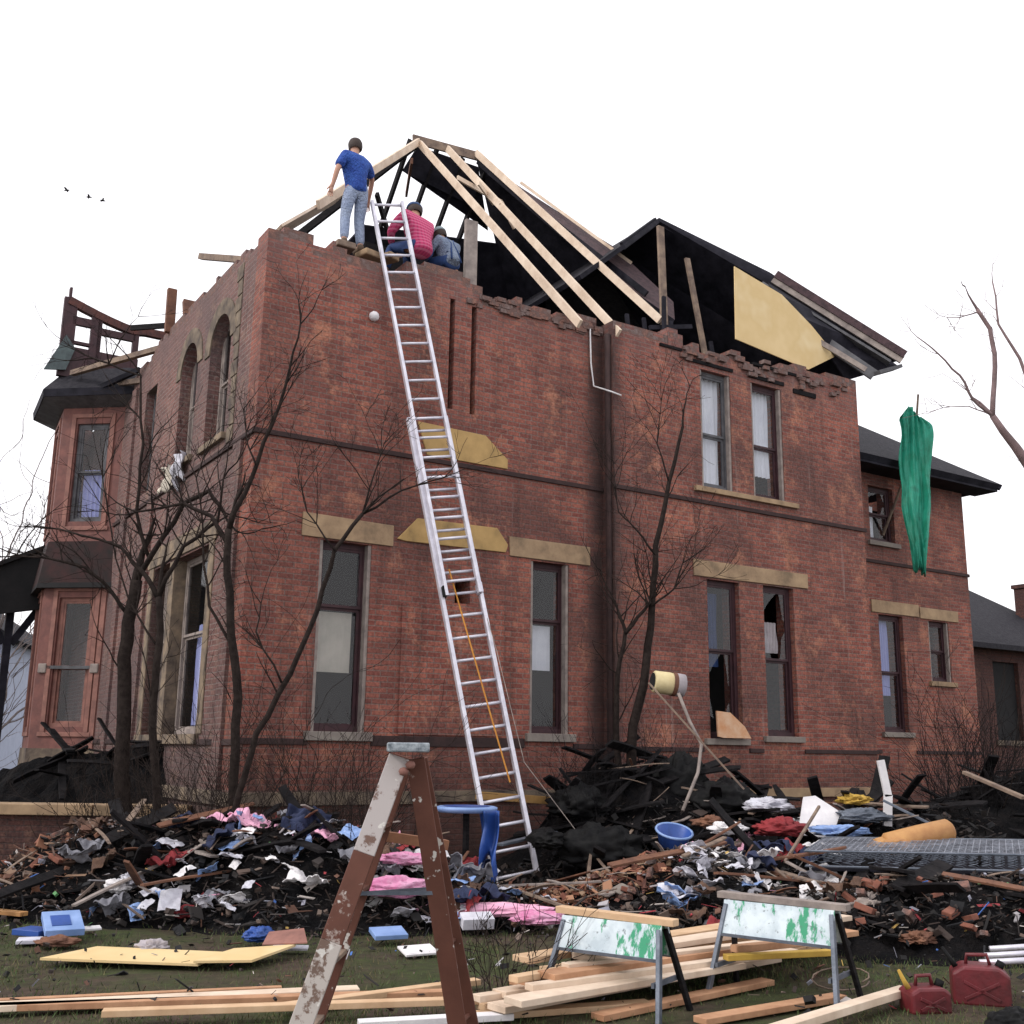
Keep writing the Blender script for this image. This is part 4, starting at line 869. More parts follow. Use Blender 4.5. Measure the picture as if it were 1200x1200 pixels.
tree('bare_tree', 'bare tree in front of the drainpipe with a crooked double stem', [([(738,1010),(737,930),(742,850),(757,780),(764,710),(768,640),(784,565),(800,500)], 15.3, 15.2, .085, .022), ([(728,1000),(725,920),(722,850),(724,790),(733,740),(724,715)], 15.3, 15.1, .055, .02), ([(733,742),(755,715),(762,705)], 15.1,15.2,.03,.02), ([(764,710),(790,690),(800,660)],15.2,15.1,.018,.008), ([(768,650),(745,620),(725,600),(720,560)],15.2,15.1,.016,.006), ([(784,565),(770,520),(775,470)],15.2,15.1,.014,.005)], BARK, gd(738,15.3), 9, .9)
tree('bare_tree', 'grey-pink bare tree reaching in from the right edge', [([(1420,1010),(1400,860),(1330,720),(1260,620),(1205,545),(1163,487)], 12.5, 11.6, .16, .035), ([(1163,487),(1166,430),(1160,385),(1145,362)], 11.6, 11.5, .032, .022), ([(1163,487),(1140,468),(1125,440),(1100,415),(1075,395)], 11.6, 11.4, .02, .006), ([(1145,366),(1125,372),(1110,372)],11.5,11.5,.008,.004), ([(1260,620),(1215,480),(1195,420),(1170,380),(1163,330)],11.9,12,.03,.008), ([(1163,487),(1135,476),(1105,478)],11.6,11.5,.008,.004)], PALEBARK, gd(1420,12.5), 4, .34, 1, tr=.005)
# bare shrubs
def shrub(label, c_, n, h, spread, mat, group=None, r=.008, depth=2):
    c_ = v3(c_); o = empty('bare_shrub', c_, 0, label, 'shrub', group); mb = MB()
    for i in range(n):
        a = random.uniform(0, 6.28); s = spread*random.random(); st = Vector((math.cos(a)*s*.4, math.sin(a)*s*.4, 0)); d = Vector((math.cos(a)*s, math.sin(a)*s, 1)).normalized()
        twig(mb, st, d, h*random.uniform(.6,1.1), r, depth)
    mb.build('stems', mat, o); return o
shrub('tangled dark shrub at the foot of the house corner', (-2.95,12.8,0), 26, 2.2, .9, BARK)
shrub('tangled dark shrub below the left window of the long wall', (-1.9,13.0,0), 24, 2.1, .9, BARK)
shrub('low black shrub between the left debris and the corner tree', (-3.6,12.5,0), 22, 1.5, .9, BARK)
shrub('thick dark shrub between the corner tree and the leaning sapling', (-2.4,12.7,0), 30, 1.3, 1.0, BARK)
shrub('dark brush against the terrace wall left of the thick trunk', (-4.3,13.6,0), 30, 1.4, 1.0, BARK)
shrub('thin brown shrub left of the stepladder', (-1.6,12.2,0), 18, 1.4, .8, BARK)
shrub('small twiggy shrub before the lumber, left of the sawhorses', (.02,7.75,0), 15, .55, .55, BARK, r=.005)
shrub('thorny dark bush by the terrace at far left', (-5.0,14.6,0), 22, 1.3, 1.0, BARK)
shrub('bare bush in front of the wing wall', (6.6,15.5,.9), 22, 2.0, 1.2, BARK)
shrub('slender grey bush at the far right edge', (7.6,15.0,1.2), 18, 1.3, 1.2, BARK)
shrub('pale distant bare bush at the left edge', (-17,33.0,0), 22, 9, .55, BARKL, r=.05)

# ------------------------------------------------------------------ debris
CHARB = simple('charred_rubble', (.006,.006,.007), (.014,.012,.012), (.04,.028,.023), scale=4, rough=.95, bs=1, bd=.05, lo=.42, hi=.85, spec=.08)
m_ = MB(); nx, ny = 190, 130
for j in range(ny+1):
    for i in range(nx+1):
        x = -9.5+19.5*i/nx; y = 9.3+9.5*j/ny; h = hgt(x, y); e = min(1, max(0, (h-.02)*6))
        z = h - .06 + e*(.16*noise.noise(Vector((x*2.2,y*2.2,3)))+.10*noise.noise(Vector((x*6,y*6,8)))+.05*noise.noise(Vector((x*14,y*14,1))))
        m_.v.append((x, y, z))
for j in range(ny):
    for i in range(nx): k = j*(nx+1)+i; m_.f.append([k, k+1, k+nx+2, k+nx+1]); m_.m.append(0)
o = m_.build('debris_mound', CHARB); tag(o, 'black charred heaps of rubble banked against the house', 'rubble', kind='stuff')
# fine fragments
def frags(name, label, n, colfn, pos, smin, smax, seed):
    r = random.Random(seed); vs, fs, cs = [], [], []
    for i in range(n):
        x, y = pos(r); z = hgt(x, y)+r.uniform(-.03,.10)
        s = r.uniform(smin, smax)*r.choice((.6,1,1,1.7)); ty = r.random(); sx, sy, sz = (s, s*r.uniform(.5,.95), s*r.uniform(.03,.12)) if ty < .35 else ((s*1.9, s*r.uniform(.08,.22), s*r.uniform(.04,.12)) if ty < .85 else (s*.8, s*.6, s*.4)); R = Matrix.Rotation(r.uniform(0,6.3),3,'Z')@Matrix.Rotation(r.gauss(0,.5),3,'X')@Matrix.Rotation(r.gauss(0,.5),3,'Y')
        b = len(vs)
        for cx, cy, cz in ((-1,-1,-1),(1,-1,-1),(1,1,-1),(-1,1,-1),(-1,-1,1),(1,-1,1),(1,1,1),(-1,1,1)):
            vs.append(tuple(Vector((x,y,z))+R@Vector((cx*sx*r.uniform(.6,1), cy*sy*r.uniform(.6,1), cz*sz))))
        for f in ((0,3,2,1),(4,5,6,7),(0,1,5,4),(1,2,6,5),(2,3,7,6),(3,0,4,7)): fs.append([b+i_ for i_ in f])
        c_ = colfn(r, x, y); cs += [c_]*8
    me = bpy.data.meshes.new(name); me.from_pydata(vs, [], fs); at_ = me.color_attributes.new('tint', 'FLOAT_COLOR', 'POINT')
    for i, c_ in enumerate(cs): at_.data[i].color = (*c_, 1)
    me.materials.append(TINT); o = bpy.data.objects.new(name, me); COL.objects.link(o); tag(o, label, 'rubble', kind='stuff'); return o
def pal(r, x, y):
    q = r.random()
    if .0 < x < 1.7 and 11.4 < y < 13.2: base = r.choice(((.26,.10,.06),(.20,.08,.05),(.33,.17,.10),(.14,.06,.045),(.3,.2,.13)))
    elif x < -4.3 and 11.4 < y < 13 and q < .5: base = r.choice(((.22,.10,.06),(.16,.08,.055),(.10,.06,.045),(.24,.15,.10)))
    elif y > 13.2 or q < .74: base = r.choice(((.012,.011,.011),(.022,.018,.017),(.04,.028,.024),(.010,.010,.012)))
    elif q < .93: base = r.choice(((.08,.055,.045),(.13,.065,.045),(.06,.05,.047),(.15,.11,.09)))
    elif q < .98: base = r.choice(((.4,.38,.4),(.5,.45,.42),(.3,.3,.36)))
    else: base = r.choice(((.35,.05,.06),(.06,.14,.4),(.5,.25,.35),(.1,.25,.1),(.5,.33,.1)))
    k = r.uniform(.7,1.25); return tuple(min(1, c_*k) for c_ in base)
def pos_band(r):
    while True:
        x = r.uniform(-6.2,6.2); y = r.uniform(9.9,14.5)
        if hgt(x, y) > .06 or (r.random() < .15 and y > 10.4): return x, y
frags('rubble_fragments', 'small mixed fragments covering the debris band', 13000, pal, pos_band, .012, .05, 5)
def pos_lawn(r): return r.uniform(-5,4.5), 7.4+3*r.random()**.7
frags('litter', 'small splinters and crumbs scattered over the lawn', 900, pal, pos_lawn, .008, .03, 6)

def scatter(protos, spots, group):
    used = {}
    for k, (pi, x, y, z, rx, ry, rz, s) in enumerate(spots):
        p = protos[pi]
        o = p if pi not in used else p.copy()
        if pi in used: COL.objects.link(o)
        used[pi] = 1; o.location = (x, y, z); o.rotation_euler = (rx, ry, rz); o.scale = (s, s, s); o['group'] = group
    for i, p in enumerate(protos):
        if i not in used: bpy.data.objects.remove(p)
def proto_box(name, sx, sy, sz, mat, label, cat, bev=.004, wob=0):
    q = MB(); n = 6
    if wob:
        def fn(side):
            return [(sx*(i/n-.5), side*sy/2*(1 - (.3*random.random() if i in (0, n) else 0)), wob*math.sin(i*1.1)) for i in range(n+1)]
        for a in range(n):
            x0, x1 = sx*(a/n-.5), sx*((a+1)/n-.5); z0, z1 = wob*math.sin(a*1.1), wob*math.sin((a+1)*1.1)
            e0 = random.uniform(.6,1) if a == 0 else 1; e1 = random.uniform(.5,1) if a == n-1 else 1
            q.quad8([(x0,-sy/2*e0,z0-sz/2),(x1,-sy/2*e1,z1-sz/2),(x1,sy/2*e1,z1-sz/2),(x0,sy/2*e0,z0-sz/2),(x0,-sy/2*e0,z0+sz/2),(x1,-sy/2*e1,z1+sz/2),(x1,sy/2*e1,z1+sz/2),(x0,sy/2*e0,z0+sz/2)])
    else: q.box(-sx/2,-sy/2,-sz/2,sx/2,sy/2,sz/2)
    return tag(q.build(name, mat, None, bevel=bev), label, cat)
R = random.Random(21)
def spot(x0, x1, y0, y1): 
    x, y = R.uniform(x0, x1), R.uniform(y0, y1); return x, y, hgt(x, y)
# charred boards on the black heaps
LB = 'charred board lying on the black heaps against the house'
pr_ = [proto_box('charred_board', R.uniform(.7,1.6), R.uniform(.08,.18), .03, CHAR, LB, 'board', wob=.008) for _ in range(5)]
sp_ = []
for k in range(190):
    x, y, z = R.choice((spot(.2,3.2,13.2,15.6), spot(.6,3.0,13.6,15.6), spot(2.6,4.6,13.6,15), spot(4.4,8.0,13.8,16), spot(-5.2,-1.4,11.2,12.8), spot(2.6,5.8,10.1,12.8), spot(-7,-5,16.6,18)))
    sp_.append((R.randrange(5), x, y, z+R.uniform(.0,.16), R.gauss(0,.35), R.gauss(0,.35), R.uniform(0,3.14), R.uniform(.7,1.2)))
scatter(pr_, sp_, 'charred boards on the heaps')
LB = 'grey splintered lath among the debris in front of the house'
pr_ = [proto_box('splintered_lath', R.uniform(.5,1.1), R.uniform(.03,.06), .012, m_, LB, 'lath', .002, .01) for m_ in (OLDWOOD, PALETRIM, OLDWOOD, BROWNWOOD)]
sp_ = []
for k in range(90):
    x, y, z = R.choice((spot(-1.2,3.2,10.6,13), spot(-5.2,-1,11.0,12.6), spot(2.4,5.4,10.2,12.4), spot(1.2,5.2,13.8,15.2)))
    sp_.append((R.randrange(4), x, y, z+R.uniform(.02,.12), R.gauss(0,.3), R.gauss(0,.35), R.uniform(0,3.14), R.uniform(.6,1.1)))
scatter(pr_, sp_, 'splintered laths in the debris')
LB = 'fallen red brick in the rubble at the foot of the house'
pr_ = [proto_box('fallen_brick', .21, .10, .065, m_, LB, 'brick', .008) for m_ in (TERRA, TERRA, BROKEN)]
sp_ = []
for k in range(70):
    x, y, z = R.choice((spot(-.1,1.8,11.5,13.0), spot(-.1,1.9,11.6,12.8), spot(-5.6,-4.3,11.8,12.9), spot(3.0,4.2,9.9,10.8)))
    sp_.append((R.randrange(3), x, y, z+R.uniform(.0,.07), R.gauss(0,.4), R.gauss(0,.4), R.uniform(0,3.14), R.uniform(.5,.95)))
scatter(pr_, sp_, 'fallen bricks in the rubble')
def crumple(name, sx, sy, amp, mat, label, cat, seed, nseg=10, th=.004, kk=9):
    q = MB(); o3 = Vector((seed*3.1, seed*1.7, 0))
    q.sheet(lambda p, s: ((p-.5)*sx, (s-.5)*sy, amp*noise.noise(Vector((p*sx*kk, s*sy*kk, 0))+o3)+amp*.6*abs(noise.noise(Vector((p*sx*kk*2, s*sy*kk*2, 5))+o3))), nseg, nseg)
    return tag(q.build(name, mat, None, smooth=False, solid=th), label, cat)
LB = 'soiled sheet of paper caught in the debris'
pr_ = [crumple('paper_sheet', R.uniform(.18,.34), R.uniform(.14,.24), .05, m_, LB, 'paper', k) for k, m_ in enumerate((PAPER, WHITEP, PAPER, LBLUE))]
sp_ = []
for k in range(80):
    x, y, z = R.choice((spot(1.4,2.5,10.9,12.2), spot(1.5,2.5,10.9,11.9), spot(-3.7,-2.1,10.8,12.2), spot(-1.2,.6,10.6,12), spot(-4,-1.4,10.8,12.2)))
    sp_.append((R.choice((0,1,2,0,1,2,3)), x, y, z+R.uniform(.04,.13), R.gauss(0,.4), R.gauss(0,.4), R.uniform(0,3.14), R.uniform(.45,1.05)))
scatter(pr_, sp_, 'papers strewn in the debris')
def bundle(name, sx, sy, sz, mat, label, cat, loc, rz=0, seed=1, rough=.35, tilt=0):
    q = MB(); nu, nv = 60, 34; o3 = Vector((seed*2.3, seed, 0))
    def fn(p, s):
        th, ph = p*2*math.pi, (s-.5)*math.pi; d = Vector((math.cos(ph)*math.cos(th), math.cos(ph)*math.sin(th), math.sin(ph)))
        k = 1+rough*noise.noise(d*2.2+o3)+rough*.5*(.5-abs(noise.noise(d*4+o3)*2))+rough*.22*(.5-abs(noise.noise(d*9+o3)*2))+rough*.08*noise.noise(d*20+o3); return (d.x*sx*k, d.y*sy*k, d.z*sz*k*(.8 if d.z > 0 else .5))
    q.sheet(fn, nu, nv); o = q.build(name, mat, None, smooth=True); o.location = loc; o.rotation_euler = (tilt, 0, rz); return tag(o, label, cat)
def onh(px, py, D, dz=.08):
    p = at(px, py, D); return Vector((p.x, p.y, hgt(p.x, p.y)+dz))
for nm_, m_, n_, lb in (('garment', simple('navy_wool', (.03,.04,.09),(.015,.02,.05),scale=5,rough=.95), 16, 'navy garment crumpled in the debris'), ('garment', simple('grey_knit',(.24,.24,.27),(.14,.14,.16),scale=6,rough=.95), 18, 'grey garment crumpled in the debris'),
        ('garment', simple('brown_tweed',(.13,.075,.05),(.07,.04,.03),scale=6,rough=.95), 18, 'brown garment crumpled in the debris'), ('garment', REDC, 8, 'dark red garment crumpled in the debris'), ('garment', WHITEP, 14, 'white garment crumpled in the debris'), ('garment', LPINK, 7, 'pale pink garment crumpled in the debris')):
    pr_ = [crumple(nm_, R.uniform(.35,.6), R.uniform(.25,.4), .16, m_, lb, 'clothing', 30+R.randrange(90), 22, .008, 5) for _ in range(3)]; sp_ = []
    for k in range(n_):
        x, y, z = R.choice((spot(-4.6,-1.4,10.9,12.4), spot(-1.5,-.2,10.8,12), spot(1.4,3.6,10.4,12.8), spot(2.4,4.8,12.8,14.4))); sp_.append((R.randrange(3), x, y, z+R.uniform(.05,.12), R.gauss(0,.3), R.gauss(0,.3), R.uniform(0,6), R.uniform(.5,1.0)))
    scatter(pr_, sp_, nm_+'s: '+lb)
LB = 'broken grey-white plaster chunk in the debris'
pr_ = [proto_box('plaster_chunk', R.uniform(.25,.4), R.uniform(.16,.28), .025, m_, LB, 'plaster', .004, .004) for m_ in (GREYC, PALETRIM, STONE_G)]; sp_ = []
for k in range(40):
    x, y, z = R.choice((spot(-4.8,-1.2,10.8,12.4), spot(.8,3.4,10.4,12.6), spot(2.8,5,12.6,14))); sp_.append((R.randrange(3), x, y, z+R.uniform(.02,.1), R.gauss(0,.35), R.gauss(0,.35), R.uniform(0,3.14), R.uniform(.4,.95)))
scatter(pr_, sp_, 'broken plaster chunks')
LB = 'long weathered board thrown across the debris'
pr_ = [proto_box('weathered_board', R.uniform(1.1,1.9), R.uniform(.07,.13), .028, m_, LB, 'board', .003, .006) for m_ in (OLDWOOD, BROWNWOOD, PALETRIM, BROWNWOOD)]; sp_ = []
for k in range(34):
    x, y, z = R.choice((spot(-4.6,-1.6,11.0,12.4), spot(.4,3.4,10.6,12.8), spot(2.6,5,10.4,12.4), spot(2.2,5,13,14.8))); sp_.append((R.randrange(4), x, y, z+R.uniform(.08,.18), R.gauss(0,.2), R.gauss(0,.18), R.gauss(0,.8), R.uniform(.5,.95)))
scatter(pr_, sp_, 'weathered boards across the debris')
shrub('black scorched brush rising behind the tall ladder foot', (1.0,14.6,.5), 26, 1.1, .9, CHAR)
shrub('black scorched brush around the double-stemmed tree', (1.9,15.3,.9), 26, 1.0, 1.0, CHAR)
shrub('black scorched brush behind the bolster at the right edge', (6.3,15.2,.6), 60, 1.5, 1.1, CHAR)
# coloured cloth and household things, each at its place
bundle('cloth', .36,.18,.13,PINKC,'bright pink bedding heaped behind the stepladder','cloth',at(466,1042,10.7),.2,1)
bundle('cloth', .24,.14,.09,PINKC,'small pink cloth above the larger pink bedding','cloth',at(474,1008,11.2),-.2,2)
bundle('cloth', .62,.12,.09,LPINK,'long pale pink roll of bedding right of the stepladder','cloth',at(575,1068,10.9),-.12,3)
bundle('cloth', .24,.12,.09,PINKC,'pink cloth at the right end of the pale roll','cloth',at(632,1078,10.7),.1,4)
bundle('cloth', .17,.12,.1,GREENC,'green cloth beside the pink bedding','cloth',at(490,1040,11.2),.5,5)
bundle('cloth', .16,.12,.09,REDC,'dark red cloth in the left debris','cloth',at(215,1070,11.0),0,6)
bundle('cloth', .14,.1,.09,REDC,'red rag above the dark red cloth','cloth',at(243,1052,11.4),1,7)
bundle('cloth', .1,.08,.07,BLUEPL,'small blue rag in the left debris','cloth',at(183,1004,12.1),1,8)
bundle('cloth', .14,.1,.09,BLUEPL,'blue bag on the grass left of the stepladder','bag',Vector((-2.16,10.0,.08)),1,9)
for k, (px, py, D, m_, s, lb) in enumerate(((138,1040,11.3,WHITEP,.09,'white crumpled bag left of the grey one'),(155,1033,11.4,PAPER,.10,'grey-white crumpled bag among the papers'),(212,1035,11.5,WHITEP,.07,'pale crumpled bag by the dark shrub'),(168,995,12.2,PAPER,.06,'small pale wad high on the left debris'),
    (375,985,12.4,WHITEP,.07,'white wad behind the stepladder top'),(366,972,12.5,PAPER,.06,'grey wad left of the white wad'),(437,1030,11.4,WHITEP,.08,'white wad on the pink bedding'),(940,1030,11.5,CREAM,.0,''))):
    if s: bundle('crumpled_bag', s*1.2,s,s,m_,lb,'bag',at(px,py,D),k,20+k,.6)
bundle('heap_of_clothes', .2,.14,.09,YEL,'mustard cloth at the back of the right heap','cloth',at(1000,938,14.4),0,11,.5)
bundle('clothes', .3,.2,.14,REDC,'dark red clothes left of the white board','cloth',at(915,972,13.6),0,12,.5)
bundle('clothes', .32,.2,.12,STEEL,'slate-blue clothes right of the white board','cloth',at(1010,958,14.0),0,13,.5)
bundle('clothes', .35,.2,.10,LBLUE,'pale blue clothes in front of the white board','cloth',at(985,975,13.6),.3,14,.5)
bundle('clothes', .3,.2,.12,PAPER,'grey-white clothes left of the dark red ones','cloth',at(898,945,14.2),.3,15,.5)
bundle('clothes', .22,.16,.10,BROWNWOOD,'brown cloth right of the blue tub','cloth',at(835,965,13.3),.3,16,.5)
bundle('clothes', .2,.14,.10,WHITEP,'white cloth folded right of the brown cloth','cloth',at(852,972,13.1),.3,17,.5)
bundle('clothes', .2,.12,.08,OLDWOOD,'brown leather scrap at the left of the heap under the mattress','cloth',at(1000,1078,10.4),.3,18,.5)
bundle('clothes', .2,.16,.13,PALETRIM,'pale twisted cloth on the front right heap','cloth',at(1020,1066,10.5),.9,19,.6)
bundle('clothes', .17,.12,.07,BROWNWOOD,'brown cloth low on the front right heap','cloth',at(1075,1100,9.9),.9,29,.6)
bundle('refuse_sack', .42,.3,.55,BLACKPL,'large black sack heaped right of the double-stemmed tree','sack',at(795,925,15.0),.3,31,.3)
bundle('refuse_sack', .42,.35,.35,BLACKPL,'black sack right of the largest sack','sack',at(850,940,14.6),.3,32,.3)
bundle('refuse_sack', .42,.35,.35,BLACKPL,'black sack left of the double-stemmed tree','sack',at(680,945,14.6),.9,33,.3)
bundle('refuse_sack', .5,.3,.4,BLACKPL,'low black sack at the tree foot behind the ladder','sack',at(705,1000,13.6),.2,34,.3)
for k_, (px, py, D, sx_, lb) in enumerate(((1105,1075,10.6,.36,'black sack right of the front right heap, under the box spring'),(1165,1080,10.8,.38,'black sack at the right edge, under the box spring'),(640,985,13.4,.30,'black sack at the foot of the tall ladder'))):
    bundle('refuse_sack', sx_,sx_*.6,sx_*.6,BLACKPL,lb,'sack',at(px,py,D),k_,131+k_,.3)
# white board on the heap
q = MB(); q.prism([(0,0,0),(.42,0,-.05),(.62,0,.30),(.34,0,.52),(.18,0,.50)], (0,.02,0)); o = q.build('board', WHITEP); o.location = at(935,978,13.8); o.rotation_euler = (-.5,0,.1); tag(o, 'white angular board tilted on top of the right heap', 'board')
# bent white post
q = MB(); q.bar((0,0,0),(.03,0,.38),.10,.05); q.bar((.03,0,.36),(-.04,0,.8),.09,.05); o = q.build('bent_post', WHITEP); o.location = at(1040,968,14.0); tag(o, 'short bent white post sticking up at the back of the right heap', 'post')
# tan cushion roll
q = MB(); q.lathe([(.0,-.42),(.10,-.42),(.135,-.38),(.14,0),(.135,.38),(.10,.42),(.0,.42)], (0,0,0), 16, axis=(1,.1,.08)); o = q.build('bolster', TAN, None, smooth=True); o.location = at(1076,982,12.6); tag(o, 'tan vinyl bolster lying on the springs of the right heap', 'bolster'); o.rotation_euler = (0,-.12,.1)
o = bundle('cushion', .28,.2,.12,TAN,'tan cushion end at the left of the bolster','cushion',at(1048,992,12.5),0,41,.25)
# box spring mattress
bsx = at(1078,1008,12.0); bs = empty('box_spring', bsx, 0, 'bare grey wire box spring lying on the right heap', 'box spring'); bs.rotation_euler = (.03,-.03,-.42)
fm = MB(); LX, LY = 2.15, 1.45
for z in (0, .15):
    fm.tube([(-LX/2,-LY/2,z),(LX/2,-LY/2,z),(LX/2,LY/2,z),(-LX/2,LY/2,z),(-LX/2,-LY/2,z)], .012, 6)
fm.build('frame', STEEL, bs)
wm = MB()
for i in range(34): x = -LX/2+LX*(i+.5)/34; wm.tube([(x,-LY/2,.15),(x,LY/2,.15)], .006, 4)
for i in range(12): y = -LY/2+LY*(i+.5)/12; wm.tube([(-LX/2,y,.155),(LX/2,y,.155)], .005, 4)
wm.build('wire_grid', simple('spring_wire', (.36,.38,.44),(.16,.17,.2),scale=5,rough=.5,metal=.3), bs)
sg = MB()
for i in range(18):
    for j in range(7):
        cx, cy = -LX/2+LX*(i+.5)/18, -LY/2+LY*(j+.5)/7; sg.tube([(cx+.05*math.cos(t*1.26), cy+.05*math.sin(t*1.26), .15*t/14) for t in range(15)], .004, 3, cap=False)
so_ = sg.build('springs', STEEL, bs); so_['kind'] = 'stuff'
pd = MB(); pd.box(-LX/2+.05,-LY/2+.05,-.05,LX/2-.05,LY/2-.05,-.01); pd.build('padding', SMOKED, bs)
# brown plank and steel pipes
def plank(name, a, b, w_, h_, mat, label, cat='plank', grp=None):
    a, b = v3(a), v3(b); c_ = (a+b)/2; q = MB().bar(a-c_, b-c_, w_, h_); o = q.build(name, mat, None, bevel=.004); o.location = c_; tag(o, label, cat, grp); return o
plank('plank', at(872,1012,12.2), at(1008,1055,10.9), .09, .04, BROWNWOOD, 'long brown plank sliding down from under the box spring')
plank('plank', at(880,1040,11.6), at(1100,1045,11.8), .12, .03, OLDWOOD, 'grey plank lying level under the box spring')
plank('plank', at(1130,905,14), at(1200,935,13.2), .08, .04, OLDWOOD, 'weathered plank at the far right behind the bolster')
plank('pole', at(1035,938,13.9), at(1095,968,13.6), .03, .03, STEEL, 'thin grey rod slanting behind the bolster', 'rod')
plank('pole', at(760,800,14.6), at(872,925,14.3), .025, .025, OLDWOOD, 'thin brown stick slanting down from the cream roll', 'stick')
plank('plank', at(560,932,14.3), at(670,940,15.3), .1, .1, simple('amber_wood',(.42,.24,.08),(.28,.16,.06),scale=4), 'amber timber lying behind the ladder foot', 'timber')
plank('plank', at(585,990,13.2), at(650,975,14.3), .10, .03, STEEL, 'grey plank under the amber timber')
plank('plank', at(920,1010,12), at(960,945,13.2), .03, .03, OLDWOOD, 'thin stick leaning across the white board', 'stick')
q = MB(); q.tube([at(795,812,14.6), at(808,845,14.6), at(822,872,14.5), at(818,905,14.3), at(800,950,14.0)], .022, 8); o = q.build('hose', PALETRIM, None, smooth=True); tag(o, 'pale bent hose hanging from the cream roll to the blue tub', 'hose')
q = MB(); q.lathe([(.0,-.22),(.13,-.22),(.15,-.2),(.155,.0),(.15,.2),(.13,.22),(.12,.2),(.0,.18)], (0,0,0), 20, axis=(1,.2,-.12)); rr_ = q.build('roll', [CREAM], None, smooth=True); rr_.location = at(783,801,15.0); tag(rr_, 'cream cylindrical roll with a dark open end wedged in the tree fork', 'roll')
q = MB(); q.lathe([(.162,-.03),(.165,.0),(.162,.03)], (.07,.014,-.008), 20, axis=(1,.2,-.12)); q.build('brown_band', BROWNWOOD, rr_, smooth=True)
q = MB(); q.lathe([(.156,.05),(.160,.12),(.158,.22),(.12,.235),(.0,.235)], (0,0,0), 20, axis=(1,.2,-.12)); q.build('grey_end', GREYC, rr_, smooth=True)
q = MB(); q.lathe([(.12,-.228),(.0,-.229)], (0,0,0), 20, axis=(1,.2,-.12)); q.build('dark_opening', MIDNIGHT, rr_)
# blue tub
def tub(label, loc, R0, H_, mat, rim, tilt):
    o = empty('tub', loc, .0, label, 'tub'); o.rotation_euler = tilt
    q = MB(); q.lathe([(.0,0),(R0*.8,0),(R0,H_),(R0*1.07,H_+.01),(R0*1.07,H_+.03),(R0*.97,H_+.02),(R0*.77,.02),(.0,.02)], (0,0,0), 24); q.build('basin', mat, o, smooth=True)
    q = MB(); q.tube([(R0*1.07*math.cos(t*math.pi/12), R0*1.07*math.sin(t*math.pi/12), H_+.02) for t in range(25)], .015, 6); q.build('rim', rim, o, smooth=True); return o
tub('dark blue plastic tub tipped towards the camera in the black heap', at(788,990,13.2), .20, .15, BLUEPL, LBLUE, (.35,.1,0))
bundle('cloth', .26,.14,.07,PAPER,'grey cloth spilling below the blue tub','cloth',at(800,1008,12.9),0,51,.5)
bundle('cloth', .26,.14,.05,CREAM,'cream cloth lying left below the blue tub','cloth',at(780,1018,12.7),0,52,.5)
# blue seat/tarp beside the ladder foot
bt_ = empty('covered_table', at(548,1040,11.9)*1, 0, 'small round table draped in blue cloth left of the ladder foot', 'table'); zt = at(545,948,11.9).z; bt_.location.z = 0
q = MB(); q.lathe([(.0,zt-.03),(.30,zt-.03),(.33,zt),(.33,zt+.02),(.30,zt+.03),(.0,zt+.02)], (-.03,0,0), 28); q.build('tabletop', LBLUE, bt_, smooth=True)
q = MB(); q.lathe([(.0,zt+.037),(.22,zt+.035),(.25,zt+.032)], (-.03,0,0), 28); q.build('inset', BLUEPL, bt_, smooth=True)
q = MB(); q.tube([(-.03,0,0),(-.03,0,zt-.04)], .035, 8); q.tube([(-.25,.05,.05),(-.03,0,.3),(.22,.06,.05)], .02, 6); q.tube([(-.03,-.25,.05),(-.03,0,.3),(-.03,.25,.05)], .02, 6); q.build('pedestal', CHAR, bt_)
cl = rag('cloth', (0,0,0), .25, .60, BLUEPL, None, 9, (1,-.3,0)); cl.location = bt_.location+Vector((.22,-.22,zt+.0)); tag(cl, 'blue cloth hanging off the right side of the small table', 'cloth')
# plywood on the grass
q = MB(); q.prism([(-3.62,8.95,.05),(-2.35,8.80,.05),(-2.25,9.25,.06),(-3.35,9.42,.06)], (0,0,.018)); o = q.build('plywood_sheet', PLY); tag(o, 'left sheet of yellow plywood lying on the grass', 'plywood')
q = MB(); q.prism([(-2.38,8.78,.075),(-1.95,8.84,.075),(-1.72,9.40,.10),(-2.2,9.30,.08)], (0,0,.018)); o = q.build('plywood_sheet', PLY); tag(o, 'right sheet of yellow plywood with its corner overlapping the left one', 'plywood')
q = MB(); q.prism([(-2.0,9.42,.10),(-1.62,9.36,.13),(-1.7,9.62,.2),(-2.0,9.66,.16)], (0,0,.01)); o = q.build('scrap_board', PINKP); tag(o, 'curled pinkish scrap above the right plywood sheet', 'scrap')
# blue box and neighbours on the left lawn
def flat(name, a, sx, sy, sz, mat, rz, label, cat, tx=0):
    q = MB(); q.box(-sx/2,-sy/2,0,sx/2,sy/2,sz); o = q.build(name, mat, None, bevel=.004); o.location = a; o.rotation_euler = (tx,0,rz); return tag(o, label, cat)
bb = flat('flat_box', G(73,1086,.12), .32, .42, .06, LBLUE, .5, 'pale blue flat box lying open at the far left', 'box', .25)
q = MB(); q.box(-.10,-.12,.061,.06,.1,.066); q.build('cover_print', BLUEPL, bb)
flat('book', G(40,1095,.05), .22,.3,.05, BLUEPL, 1.2, 'dark blue book under the pale blue box', 'book')
flat('tray', G(42,1104,.03), .3,.2,.03, PAPER, .3, 'pale tray left of the brown bag on the grass', 'tray')
bundle('bag', .16,.1,.06,BROWNWOOD,'brown paper bag between tray and white strip','bag',G(68,1104,.06),.2,61,.4)
flat('strip', G(95,1090,.06), .34,.08,.02, WHITEP, .6, 'white strip right of the brown bag', 'strip', .2)
flat('wood_offcut', G(10,1072,.06), .4,.1,.04, TAN, -.4, 'tan offcut at the far left edge', 'offcut')
